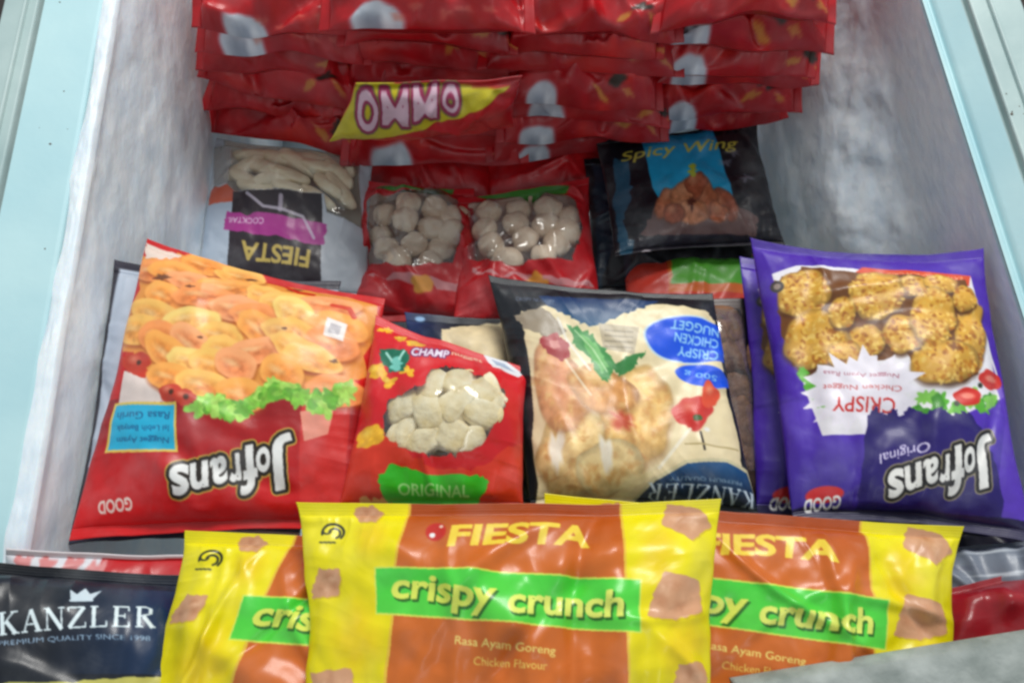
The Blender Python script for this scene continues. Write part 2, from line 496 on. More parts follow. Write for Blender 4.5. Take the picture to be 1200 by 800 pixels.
# roman capitals with serifs, as thick and thin strokes: (x0, y0, x1, y1, width)
TK, TN = .19, .07
SERIF = {
    'K': [(.2, 0, .2, 1, TK), (.24, .42, .78, 1, TN), (.4, .56, .82, 0, TK), (.02, .03, .4, .03, TN), (.02, .97, .4, .97, TN), (.62, .97, .95, .97, TN), (.62, .03, 1.0, .03, TN)],
    'A': [(.14, 0, .48, 1, TN), (.48, 1, .84, 0, TK), (.26, .34, .7, .34, TN), (0, .03, .3, .03, TN), (.64, .03, 1.02, .03, TN)],
    'N': [(.16, 0, .16, 1, TN), (.16, 1, .84, 0, TK), (.84, 0, .84, 1, TN), (0, .03, .32, .03, TN), (0, .97, .2, .97, TN), (.68, .97, 1, .97, TN)],
    'Z': [(.08, .96, .86, .96, TN), (.82, .96, .12, .04, TK), (.1, .04, .92, .04, TN), (.09, .97, .09, .76, TN), (.9, .03, .9, .26, TN)],
    'L': [(.22, 0, .22, 1, TK), (.04, .03, .86, .03, TN), (.04, .97, .42, .97, TN), (.85, .03, .85, .28, TN)],
    'E': [(.22, 0, .22, 1, TK), (.04, .03, .82, .03, TN), (.04, .97, .8, .97, TN), (.22, .52, .62, .52, TN), (.81, .03, .81, .26, TN), (.79, .97, .79, .76, TN), (.61, .4, .61, .64, TN)],
    'R': [(.22, 0, .22, 1, TK), (.04, .03, .42, .03, TN), (.04, .97, .5, .97, TN), (.5, .97, .74, .88, TN), (.76, .9, .76, .62, TK * .9), (.74, .62, .22, .5, TN), (.44, .52, .86, 0, TK), (.7, .03, 1.0, .03, TN)],
}
def glyph_mesh(s):
    p, t = [], []
    x = 0
    for ch in s:
        for (x0, y0, x1, y1, w) in SERIF[ch]:
            d = np.array([x1 - x0, y1 - y0]); d /= np.hypot(*d); n = np.array([-d[1], d[0]]) * w / 2
            b = len(p)
            p += [np.array([x + x0, y0]) + n, np.array([x + x1, y1]) + n, np.array([x + x1, y1]) - n, np.array([x + x0, y0]) - n]
            t += [(b, b + 1, b + 2), (b, b + 2, b + 3)]
        x += 1.08
    return np.array(p), t

# ------------------------------------------------------------------ pouches
PLACES = {
    'orange_meat': [(-0.3344, 0.366, 0.768), (-0.114, 0.296, 0.755), (-0.1303, 0.0874, 0.765), (-0.3662, 0.0926, 0.768)],
    'silver_under': [(-0.3775, 0.3603, 0.748), (-0.164, 0.3351, 0.72), (-0.1934, 0.0832, 0.725), (-0.381, 0.093, 0.748)],
    'window_nugget': [(-0.1195, 0.2741, 0.775), (0.012, 0.218, 0.765), (0.0014, 0.0933, 0.775), (-0.1474, 0.0978, 0.785)],
    'black_under': [(-0.1027, 0.3004, 0.715), (0.0047, 0.2881, 0.715), (0.0211, 0.1011, 0.715), (-0.0842, 0.1043, 0.715)],
    'black_cream': [(-0.0187, 0.3184, 0.75), (0.1885, 0.2872, 0.75), (0.196, 0.0779, 0.755), (0.0072, 0.0973, 0.755)],
    'brown_clear': [(0.0366, 0.315, 0.705), (0.2357, 0.2993, 0.705), (0.2206, 0.0819, 0.705), (0.0287, 0.0991, 0.705)],
    'purple': [(0.2309, 0.3396, 0.745), (0.4179, 0.2952, 0.788), (0.3971, 0.0437, 0.775), (0.2195, 0.0724, 0.755)],
    'purple_under': [(0.231, 0.3403, 0.71), (0.4269, 0.3128, 0.72), (0.4037, 0.0548, 0.72), (0.2032, 0.0845, 0.715)],
    'red_strip': [(-0.3894, 0.084, 0.812), (-0.204, 0.0733, 0.76), (-0.2093, 0.0023, 0.73), (-0.4354, 0.0151, 0.75)],
    'navy_crown': [(-0.4094, 0.0758, 0.845), (-0.2448, 0.0568, 0.8), (-0.2213, -0.0737, 0.815), (-0.3873, -0.0599, 0.85)],
    'crunch_left': [(-0.2476, 0.0867, 0.825), (0.0497, 0.07, 0.8), (0.0344, -0.0846, 0.815), (-0.277, -0.0654, 0.835)],
    'crunch_right': [(0.0181, 0.103, 0.8), (0.3294, 0.0588, 0.8), (0.2854, -0.0895, 0.8), (0.0072, -0.0684, 0.8)],
    'crunch_mid': [(-0.1589, 0.0975, 0.85), (0.1396, 0.0823, 0.85), (0.1092, -0.0671, 0.86), (-0.1449, -0.0584, 0.86)],
    'dark_red_edge': [(0.3126, 0.0155, 0.775), (0.4125, 0.0331, 0.775), (0.4041, -0.0543, 0.775), (0.2912, -0.0539, 0.775)],
    'white_folded': [(0.3337, 0.0516, 0.735), (0.424, 0.0486, 0.775), (0.4128, -0.0074, 0.775), (0.3181, -0.0013, 0.74)],
    'purple_dark_low': [(0.3398, 0.0846, 0.7), (0.4892, 0.0758, 0.7), (0.4724, 0.0118, 0.7), (0.328, 0.02, 0.7)],
    'fries': [(-0.3838, 0.6485, 0.545), (-0.1667, 0.5999, 0.55), (-0.168, 0.3867, 0.56), (-0.384, 0.4008, 0.56)],
    'ball_a': [(-0.1809, 0.561, 0.555), (-0.0366, 0.5389, 0.55), (-0.0334, 0.3447, 0.555), (-0.1871, 0.3613, 0.56)],
    'ball_b': [(-0.0582, 0.5215, 0.56), (0.1107, 0.5433, 0.555), (0.1083, 0.3444, 0.56), (-0.0685, 0.3324, 0.575)],
    'wing': [(0.1235, 0.5909, 0.56), (0.3353, 0.6105, 0.56), (0.3355, 0.4216, 0.57), (0.1289, 0.417, 0.57)],
    'black_low': [(0.1104, 0.5923, 0.525), (0.3257, 0.6057, 0.525), (0.3257, 0.3784, 0.525), (0.0988, 0.3897, 0.525)],
    'green_orange': [(0.1434, 0.4387, 0.535), (0.3268, 0.4313, 0.535), (0.307, 0.3187, 0.535), (0.1389, 0.3295, 0.535)],
    'red_low_a': [(-0.224, 0.7284, 0.5), (-0.0105, 0.7055, 0.5), (-0.0127, 0.5315, 0.5), (-0.1735, 0.5557, 0.5)],
    'red_low_b': [(-0.0287, 0.7068, 0.5), (0.1654, 0.7002, 0.5), (0.1469, 0.5206, 0.5), (-0.0238, 0.5388, 0.5)],
    'triangle_red': [(-0.1446, 0.5364, 0.765), (0.0261, 0.5261, 0.77), (0.0158, 0.5238, 0.69), (-0.1927, 0.5335, 0.675)],
    'stack_a0': [(-0.387, 0.6445, 0.5852), (-0.3537, 0.8284, 0.5852), (-0.137, 0.7722, 0.5867), (-0.1703, 0.5883, 0.5867)],
    'stack_a1': [(-0.3814, 0.6512, 0.6181), (-0.3381, 0.8389, 0.6181), (-0.1231, 0.8055, 0.6138), (-0.1665, 0.6177, 0.6138)],
    'stack_a2': [(-0.366, 0.661, 0.6621), (-0.3264, 0.8428, 0.6621), (-0.1085, 0.7766, 0.6613), (-0.148, 0.5948, 0.6613)],
    'stack_a3': [(-0.3627, 0.6599, 0.6908), (-0.3329, 0.8473, 0.6908), (-0.1337, 0.8139, 0.6866), (-0.1634, 0.6266, 0.6866)],
    'stack_a4': [(-0.3435, 0.6451, 0.733), (-0.3131, 0.8323, 0.733), (-0.1081, 0.7969, 0.7362), (-0.1385, 0.6097, 0.7362)],
    'stack_a5': [(-0.3249, 0.632, 0.7742), (-0.3156, 0.8208, 0.7742), (-0.1166, 0.798, 0.7663), (-0.1259, 0.6092, 0.7663)],
    'stack_b0': [(-0.209, 0.5786, 0.5919), (-0.1837, 0.7686, 0.5919), (0.0616, 0.7629, 0.5827), (0.0363, 0.5729, 0.5827)],
    'stack_b1': [(-0.1949, 0.6034, 0.6214), (-0.177, 0.792, 0.6214), (0.0469, 0.7653, 0.6316), (0.029, 0.5766, 0.6316)],
    'stack_b2': [(-0.2031, 0.6072, 0.6507), (-0.1772, 0.7971, 0.6507), (0.0643, 0.7911, 0.6557), (0.0385, 0.6012, 0.6557)],
    'stack_b3': [(-0.1864, 0.6269, 0.6872), (-0.1743, 0.815, 0.6872), (0.0417, 0.7843, 0.7019), (0.0297, 0.5962, 0.7019)],
    'stack_b4': [(-0.174, 0.6189, 0.7256), (-0.1609, 0.8064, 0.7256), (0.0375, 0.7741, 0.7359), (0.0245, 0.5866, 0.7359)],
    'stack_b5': [(-0.1719, 0.605, 0.7761), (-0.1321, 0.7936, 0.7761), (0.0644, 0.7705, 0.7661), (0.0245, 0.5818, 0.7661)],
    'stack_b6': [(-0.1825, 0.6002, 0.799), (-0.1595, 0.7868, 0.799), (0.0651, 0.7433, 0.8168), (0.0421, 0.5567, 0.8168)],
    'stack_c0': [(-0.0203, 0.5727, 0.5765), (-0.0302, 0.7622, 0.5765), (0.1905, 0.7782, 0.5768), (0.2004, 0.5886, 0.5768)],
    'stack_c1': [(-0.0056, 0.5666, 0.6312), (0.0001, 0.7566, 0.6312), (0.2157, 0.754, 0.6217), (0.21, 0.564, 0.6217)],
    'stack_c2': [(0.0017, 0.5857, 0.6654), (0.0143, 0.7738, 0.6654), (0.2169, 0.745, 0.654), (0.2042, 0.5569, 0.654)],
    'stack_c3': [(0.0106, 0.5665, 0.7036), (0.0237, 0.7558, 0.7036), (0.2021, 0.7401, 0.6981), (0.1891, 0.5509, 0.6981)],
    'stack_c4': [(-0.0217, 0.5872, 0.7371), (0.0079, 0.7766, 0.7371), (0.2385, 0.7586, 0.7281), (0.2089, 0.5691, 0.7281)],
    'stack_c5': [(0.005, 0.5901, 0.7614), (0.0391, 0.7775, 0.7614), (0.2128, 0.7484, 0.7646), (0.1787, 0.561, 0.7646)],
    'stack_c6': [(0.0195, 0.5741, 0.8011), (0.0212, 0.7637, 0.8011), (0.1977, 0.7523, 0.7973), (0.196, 0.5627, 0.7973)],
    'stack_d0': [(0.1651, 0.6078, 0.5864), (0.1499, 0.7976, 0.5864), (0.3452, 0.8069, 0.5776), (0.3605, 0.6171, 0.5776)],
    'stack_d1': [(0.1846, 0.5749, 0.6237), (0.1471, 0.7642, 0.6237), (0.3274, 0.7798, 0.6148), (0.3649, 0.5905, 0.6148)],
    'stack_d2': [(0.1646, 0.5828, 0.6494), (0.1833, 0.7718, 0.6494), (0.3801, 0.7514, 0.6617), (0.3614, 0.5624, 0.6617)],
    'stack_d3': [(0.1727, 0.5805, 0.6969), (0.1985, 0.7703, 0.6969), (0.3961, 0.7625, 0.7007), (0.3703, 0.5726, 0.7007)],
    'stack_d4': [(0.1599, 0.5753, 0.73), (0.1978, 0.7643, 0.73), (0.389, 0.7445, 0.7367), (0.3511, 0.5555, 0.7367)],
    'stack_d5': [(0.1644, 0.5774, 0.7715), (0.183, 0.7659, 0.7715), (0.3754, 0.7415, 0.7725), (0.3568, 0.553, 0.7725)],
    'stack_d6': [(0.1584, 0.5633, 0.8169), (0.1773, 0.7531, 0.8169), (0.3625, 0.7448, 0.8146), (0.3436, 0.555, 0.8146)],
}

def lumpy(name, size, mat, seed, sub=3, amp=.16, box=.0):
    """a lumpy crumb-coated piece, one closed mesh (cube sphere)"""
    n = 2 * sub + 1
    lin = np.linspace(-1, 1, n)
    verts, quads = [], []
    for ax in range(3):
        for sg in (-1, 1):
            a, b = np.meshgrid(lin, lin)
            p = np.zeros((n, n, 3)); p[..., ax] = sg; p[..., (ax + 1) % 3] = a; p[..., (ax + 2) % 3] = b
            base = len(verts) * n * n
            verts.append(p.reshape(-1, 3)); quads.append(grid_quads(n, n, base, flip=(sg > 0)))
    v = np.concatenate(verts); q = np.concatenate(quads)
    key = np.round(v, 4); _, idx, inv = np.unique(key, axis=0, return_index=True, return_inverse=True)
    v = v[idx]; q = inv.ravel()[q]
    sph = v / np.linalg.norm(v, axis=1, keepdims=True)
    d = sph * (1 - box) + v * box * .8
    rs = np.random.default_rng(seed)
    r = np.ones(len(v))
    for k in range(7):
        w = rs.normal(size=3) * (1.2 + .5 * k); r += amp / (1 + .4 * k) * np.sin(d @ w + rs.random() * 6.3)
    v = d * r[:, None] * np.asarray(size)
    me_o = new_mesh(name, v, q, mat)
    me = me_o.data
    bpy.data.objects.remove(me_o)
    return me

def ridged(x, y, seed, f):
    """irregular folds running along y"""
    w = x * f * .55 + 1.6 * (vnoise(x * 3.1 + seed, y * 4, seed + 1) - .5)
    a = 1 - np.abs(2 * vnoise(w, y * 1.5 + seed, seed) - 1)
    b = 1 - np.abs(2 * vnoise(w * 2.1 + 7, y * 2 + seed, seed + 2) - 1)
    return (a ** 1.5 - .4 + .45 * (b - .5)) * (.25 + 1.3 * vnoise(x * 2.3 + 5, y * 2 + 1, seed + 3) ** 1.5)

def pouch(name, place, art, quad, label, category='pouch', group=None, T=.045, nu=160, nv=160, seal=.06, pinch=.02,
          wr=.0022, crease=.0025, ncrease=9, seed=1, mat=None, back=None, lumps=(), droop=0.0, side_seal=False, low=.45, seal_wave=.004,
          curl=0.0, pieces=None, near_droop=0.0, ear=.02, puff=(2.6, .62)):
    """A filled pillow pouch: printed body film (front and back in one skin) and two flat end seals.
    place: the four seal-plane corners TL TR BR BL in metres; quad: the same corners in artwork units."""
    mat = mat or FILM
    C = np.array(PLACES[place] if isinstance(place, str) else place, float)
    A = np.array(quad, float)
    cen = C.mean(0); base = Vector((cen[0], cen[1], C[:, 2].min() - T * low))
    root = empty(name, base, label, category, group)
    u = np.linspace(0, 1, nu + 1)[None, :].repeat(nv + 1, 0)
    v = np.linspace(0, 1, nv + 1)[:, None].repeat(nu + 1, 1)
    rs = np.random.default_rng(seed)
    # outline: sides drawn in towards the middle, seals slightly uneven
    pin = pinch * np.sin(np.pi * np.clip(v, 0, 1)) ** .8
    us = u + (0.5 - u) * 2 * pin + .022 * (fbm(v * 4 + 31 * (u > .5), v * 0 + seed, seed + 3, 3) - .5) * (2 * u - 1) * np.sin(np.pi * v) ** .5
    vs = v + .022 * (fbm(u * 4 + 3 + 17 * (v > .5), u * 0 + seed, seed + 5, 3) - .5) * (2 * v - 1) * np.sin(np.pi * u) ** .5
    vs = vs + ear * np.sin(np.pi * u) ** .7 * (np.clip(1 - v / .35, 0, 1) ** 2 - np.clip(1 - (1 - v) / .35, 0, 1) ** 2)
    bl = lambda P: (P[0] * ((1 - us) * (1 - vs))[..., None] + P[1] * (us * (1 - vs))[..., None]
                    + P[2] * (us * vs)[..., None] + P[3] * ((1 - us) * vs)[..., None])
    pos = bl(C)
    n = np.cross(C[2] - C[0], C[1] - C[3]); n /= np.linalg.norm(n)
    if n[2] < 0: n = -n
    wid = (np.linalg.norm(C[1] - C[0]) + np.linalg.norm(C[2] - C[3])) / 2
    hei = (np.linalg.norm(C[3] - C[0]) + np.linalg.norm(C[2] - C[1])) / 2
    vv = np.clip((v - seal) / (1 - 2 * seal), 0, 1)
    pu, pe = puff
    hu = np.clip(1 - np.abs(2 * u - 1) ** pu, 0, 1) ** pe
    hv = np.clip(1 - np.abs(2 * vv - 1) ** (pu + .4), 0, 1) ** (pe - .02)
    prof = hu * hv
    big = .75 + .5 * fbm(u * 2.6 + seed, v * 2.6, seed + 11, 2)
    h = T * (1 - low) * prof * big
    # lumps of the contents pressing against the film
    for (cx, cy, rx, ry, hh) in lumps:
        d2 = ((u - cx) / rx) ** 2 + ((v - cy) / ry) ** 2
        h = h + hh * np.exp(-d2 * 1.1) * np.minimum(1, prof * 3)
    if pieces:
        for (cu_, cv_, sc, rz) in pieces[1]:
            d2 = ((u - cu_) * wid / .026) ** 2 + ((v - cv_) * hei / .024) ** 2
            h = h + .0045 * sc * np.exp(-d2 * 1.4) * np.minimum(1, prof * 3)
    # gathers running out of the end seals
    ds = np.minimum(vv, 1 - vv)
    gath = np.exp(-ds / .13) * np.clip(hv * 3, 0, 1)
    fan = u + .25 * (u - .5) * ds
    h = h + wr * 1.7 * gath * ridged(fan * wid / .2, ds, seed + 21, 17) * np.clip(hu * 2, 0, 1)
    # side puckers
    du = np.minimum(u, 1 - u)
    h = h + wr * 1.1 * np.exp(-du / .12) * ridged(v * hei / .2, du, seed + 23, 15) * np.clip(hu * 3, 0, 1) * np.clip(hv * 2, 0, 1)
    # diagonal creases
    for k in range(ncrease):
        cx, cy = rs.random(2); an = rs.choice([rs.normal(.7, .5), rs.normal(2.3, .5), rs.normal(1.5, .3)])
        ca, sa = math.cos(an), math.sin(an)
        X = (u - cx) * wid / .25; Y = (v - cy) * hei / .25
        p_, q_ = X * ca + Y * sa, -X * sa + Y * ca
        q_ = q_ + .05 * np.sin(p_ * 6 + k)
        w_ = .016 + .03 * rs.random(); ln = .16 + .25 * rs.random()
        s_ = crease * rs.choice([-1, 1, 1]) * (.5 + rs.random())
        h = h + s_ * np.exp(-(q_ / w_) ** 2) * np.exp(-(p_ / ln) ** 2) * np.minimum(1, prof * 2.5)
    h = h + wr * 1.4 * (fbm(u * wid / .25 * 7 + seed, v * hei / .25 * 7, seed + 31, 3) - .5) * 2 * np.minimum(1, prof * 3)
    # seals: flat but wavy, with fine crimp lines
    so = np.clip(1 - ds / .001, 0, 1)
    wave = seal_wave * (vnoise(u * 4 + seed, v * 0 + 5.5, seed + 41) - .5) * 2 * np.clip(1 - prof * 2, 0, 1)
    crimp = .00014 * np.sin(v * hei / .0022 * 2 * math.pi) * (vv <= 0) + .00014 * np.sin(v * hei / .0022 * 2 * math.pi) * (vv >= 1)
    low_h = -T * low * prof * (.8 + .3 * big) 
    top = pos + n * (h + wave + crimp + .0006)[..., None]
    bot = pos + n * (np.minimum(low_h + wave, wave + crimp) - .0006)[..., None]
    if droop:
        dz = -droop * np.clip((v - .55) / .45, 0, 1) ** 2 * (.7 + .6 * vnoise(u * 3.3, v * 0 + 1.5, seed + 51))
        top[..., 2] += dz; bot[..., 2] += dz
    if near_droop:
        dz = -near_droop * np.clip((.42 - u) / .42, 0, 1) ** 1.6 * (.45 + 1.1 * vnoise(v * 3.6, u * 0 + 1.5, seed + 51))
        top[..., 2] += dz; bot[..., 2] += dz
    if curl:
        dz = curl * (np.clip((.16 - v) / .16, 0, 1) ** 2 + np.clip((v - .84) / .16, 0, 1) ** 2) * (.4 + 1.2 * vnoise(u * 3, v * 2, seed + 61))
        top[..., 2] += dz; bot[..., 2] += dz
    a = A[0] * ((1 - u) * (1 - v))[..., None] + A[1] * (u * (1 - v))[..., None] + A[2] * (u * v)[..., None] + A[3] * ((1 - u) * v)[..., None]
    s = art.sample(a[..., 0], a[..., 1])
    col = np.concatenate([s2l(np.clip(s[..., :3], 0, 1)), s[..., 3:]], -1)
    off = np.array(base)
    i0 = int(round(seal * nv)); i1 = nv - i0
    bc = np.array([*(s2l(back) if back is not None else col[..., :3].reshape(-1, 3).mean(0)), 1.0])
    def skin(nm, ra, rb):
        rows = rb - ra + 1; nc = nu + 1
        t_ = top[ra:rb + 1].reshape(-1, 3) - off
        st = 4
        ri = np.unique(np.concatenate([np.arange(ra, rb + 1, st), [rb]])); ci = np.unique(np.concatenate([np.arange(0, nc, st), [nc - 1]]))
        b_ = bot[np.ix_(ri, ci)].reshape(-1, 3) - off
        n1 = len(t_)
        q = [grid_quads(rows, nc), grid_quads(len(ri), len(ci), n1, True)]
        # edge wall: join front border to the coarse back border through matched fine points
        ring = np.concatenate([np.arange(nc), np.arange(1, rows) * nc + nc - 1, (rows - 1) * nc + np.arange(nc - 2, -1, -1), np.arange(rows - 2, 0, -1) * nc])
        e_b = bot[ra:rb + 1].reshape(-1, 3)[ring] - off
        n2 = n1 + len(b_)
        k = np.arange(len(ring)); k2 = np.roll(k, -1)
        q.append(np.stack([ring[k], ring[k2], n2 + k2, n2 + k], -1))
        tc = col[ra:rb + 1].reshape(-1, 4)
        cols = np.concatenate([tc, np.broadcast_to(bc, (len(b_), 4)), np.concatenate([tc[ring][:, :3], np.ones((len(ring), 1))], -1)])
        return new_mesh(nm, np.concatenate([t_, b_, e_b]), np.concatenate(q), mat, root, colors=cols)
    if i0 > 0:
        skin('end_seal', 0, i0)
        skin('body_film', i0, i1)
        skin('end_seal', i1, nv)
    else:
        skin('body_film', 0, nv)
    # contents seen through a clear window
    if pieces:
        meshes, spots, pname = pieces
        for k, (cu_, cv_, sc, rz) in enumerate(spots):
            i = int(np.clip(cv_, 0, 1) * nv); j = int(np.clip(cu_, 0, 1) * nu)
            me = meshes[k % len(meshes)]
            zr = max(abs(vv_.co.z) for vv_ in me.vertices) * sc
            p = top[i, j] - n * (zr * (1.12 + .35 * min(1, max(0, 1.15 - prof[i, j]) * 2)) + .001)
            o = bpy.data.objects.new(pname, me); COL.objects.link(o); o.parent = root
            gi = top[min(i + 6, nv), j] - top[max(i - 6, 0), j]; gj = top[i, min(j + 6, nu)] - top[i, max(j - 6, 0)]
            nn = Vector(np.cross(gi, gj)).normalized()
            if nn.z < 0: nn = -nn
            q_ = Vector((0, 0, 1)).rotation_difference((nn + Vector((0, 0, 1))).normalized())
            o.location = p - off; o.scale = (sc, sc, sc); o.rotation_mode = 'QUATERNION'
            o.rotation_quaternion = q_ @ Matrix.Rotation(rz, 4, 'Z').to_quaternion()
    return root

def box_of(quad, m=6):
    q = np.array(quad)
    return (q[:, 0].min() - m, q[:, 1].min() - m, q[:, 0].max() + m, q[:, 1].max() + m)

def uv_of(quad, x, y):
    A = np.array(quad, float); u = v = .5
    for _ in range(12):
        p = A[0] * (1 - u) * (1 - v) + A[1] * u * (1 - v) + A[2] * u * v + A[3] * (1 - u) * v
        du = (A[1] - A[0]) * (1 - v) + (A[2] - A[3]) * v; dv = (A[3] - A[0]) * (1 - u) + (A[2] - A[1]) * u
        s = np.linalg.solve(np.stack([du, dv], 1), np.array([x, y]) - p); u += s[0]; v += s[1]
    return float(u), float(v)

WHITE = rgb(240, 240, 238); BLACK = rgb(22, 22, 24)

def brush_logo(a, cx, cy, w, h, rot, fill, outl):
    """brush-written name: a tall first letter, then smaller slanted letters along a rising line"""
    r = math.radians(rot); c, s = math.cos(r), math.sin(r)
    L_ = (('J', -.47, .06, .17, 1.0), ('o', -.315, -.06, .125, .46), ('f', -.17, .06, .15, .90), ('r', -.065, -.04, .10, .50), ('a', .065, -.06, .14, .50), ('n', .225, -.06, .15, .50), ('s', .385, -.06, .15, .56))
    for ps in (0, 1, 2):
        for ch, dx, dy, ww, hh in L_:
            x, y = dx * w, -dy * h
            px, py = cx + x * c - y * s, cy + x * s + y * c
            kw = dict(bold=.03, shear=.28)
            if ps == 0: a.text(ch, px, py, ww * w, hh * h, rot, outl[0], outlines=((5.5, outl[0]),), **kw)
            elif ps == 1: a.text(ch, px, py, ww * w, hh * h, rot, outl[1], outlines=((4.0, outl[1]),), **kw)
            else: a.text(ch, px, py, ww * w, hh * h, rot, fill, **kw)

# ---- yellow and orange pouch with the green band
QC = [(350, 590), (843, 586), (833, 868), (358, 878)]
def art_crunch():
    Y = rgb(236, 218, 6); O = rgb(214, 104, 24)
    a = Art(box_of(QC), Y)
    a.vgrad([(340, 580), (850, 580), (850, 890), (340, 890)], rgb(240, 226, 10), rgb(226, 208, 4), 600, 870)
    for (cx, cy, r, sd) in ((440, 640, 26, 1), (420, 760, 40, 2), (770, 660, 34, 3), (800, 770, 36, 4), (400, 840, 30, 5)):
        a.blob(cx, cy, r, r * 1.3, rgb(240, 190, 20), wob=.12, seed=sd, a=.45, soft=.7)
    a.poly([(483, 580), (729, 580), (733, 700), (738, 890), (446, 890), (464, 700)], rgb(232, 190, 60))
    a.vgrad([(486, 580), (726, 580), (730, 700), (735, 890), (450, 890), (467, 700)], rgb(176, 76, 14), rgb(204, 104, 34), 590, 660)
    def chip(x, y, r, sd, rot=0):
        rs = np.random.default_rng(sd)
        n = 5 + sd % 2
        P = [(x + r * (.8 + .45 * rs.random()) * math.cos(rot + k * 2 * math.pi / n + rs.normal() * .25) * 1.15, y + r * (.75 + .4 * rs.random()) * math.sin(rot + k * 2 * math.pi / n + rs.normal() * .25)) for k in range(n)]
        a.poly([(px + 1.5, py + 2) for px, py in P], rgb(196, 160, 30), a=.5, wob=.8, seed=sd)
        a.poly(P, rgb(208, 154, 116), wob=.9, seed=sd)
        for k in range(n):
            c = [rgb(222, 174, 138), rgb(198, 140, 102), rgb(212, 160, 122), rgb(190, 130, 92)][(k + sd) % 4]
            m_ = ((P[k][0] + P[(k + 1) % n][0]) / 2, (P[k][1] + P[(k + 1) % n][1]) / 2)
            a.blob((m_[0] + x) / 2, (m_[1] + y) / 2, r * .42, r * .3, c, rot=rs.random() * 180, wob=.15, seed=sd + k, a=.7, soft=.8, tex=.12, tscale=.2)
    chip(386, 694, 20, 3); chip(801, 616, 24, 4); chip(786, 712, 30, 5, .5); chip(392, 812, 26, 6); chip(432, 606, 16, 7)
    chip(806, 806, 24, 8); chip(428, 868, 20, 9)
    # round green-black seal mark
    ink = rgb(34, 40, 16)
    arc = lambda cx, cy, r, d0, d1, sy=1.0: [(cx + r * math.cos(math.radians(d)), cy + r * sy * math.sin(math.radians(d))) for d in np.linspace(d0, d1, 14)]
    a.stroke(arc(391, 630, 13, 170, 400, .9), 3.4, ink); a.stroke(arc(393, 631, 6.5, 200, 430), 3.0, ink); a.stroke(arc(384, 627, 5, 20, 250), 2.4, ink)
    for k in range(4): a.stroke([(376 + 5 * k, 643), (379 + 5 * k, 643.5)], 2.4, rgb(60, 64, 20))
    a.blob(515, 633, 13, 14, rgb(196, 36, 24), soft=.15); a.blob(511, 638, 3.5, 3.5, WHITE); a.blob(521, 626, 2.4, 2.4, rgb(240, 200, 180))
    a.text('FIESTA', 612, 639, 162, 31, -1, rgb(240, 208, 64), bold=.035, shear=.18, warp=lambda t: .12 * np.cos(t * 3.1))
    G = [(446, 679), (748, 694), (747, 752), (443, 730)]
    a.poly([(444, 677), (750, 692), (749, 754), (441, 732)], rgb(214, 226, 90))
    a.vgrad(G, rgb(70, 206, 62), rgb(92, 214, 70), 680, 750)
    a.text('crispy', 523, 711, 122, 38, 5, rgb(226, 236, 96), bold=.03, shear=.1, shadow=((2.0, 3.0), rgb(44, 110, 34)), warp=lambda t: -.05 * np.sin(t * 6))
    a.text('crunch', 664, 719, 132, 31, 0, rgb(230, 238, 110), bold=.03, shear=.06, shadow=((2.0, 3.0), rgb(44, 110, 34)), warp=lambda t: -.05 * np.sin(t * 5))
    a.text('Rasa Ayam Goreng', 594, 768, 116, 12, 6, rgb(240, 216, 120), bold=.008)
    a.text('Chicken Flavour', 600, 786, 84, 9, 4, rgb(240, 206, 100))
    a.blob(790, 838, 46, 30, rgb(190, 30, 30), soft=.06)
    a.grain(.04, .05, 301)
    return a
A_CRUNCH = art_crunch()

GC = 'yellow pouches with a green band along the near edge'
for nm, lab, sd, T in (('crunch_left', 'yellow and orange pouch with green band, partly hidden, next to the navy pouch', 11, .046),
                       ('crunch_right', 'yellow and orange pouch with green band, next to the grey slab and red pouch', 12, .044),
                       ('crunch_mid', 'whole yellow and orange pouch with green lettered band, on top of its two neighbours', 13, .052)):
    pouch('snack_pouch', nm, A_CRUNCH, QC, lab, 'pouch', GC, T=T, nu=400, nv=230, seal=.055, pinch=.012, seed=sd, mat=FILM_SHINY,
          wr=.0034, crease=.0042, ncrease=22, back=rgb(220, 200, 10), low=.5, curl=.005)

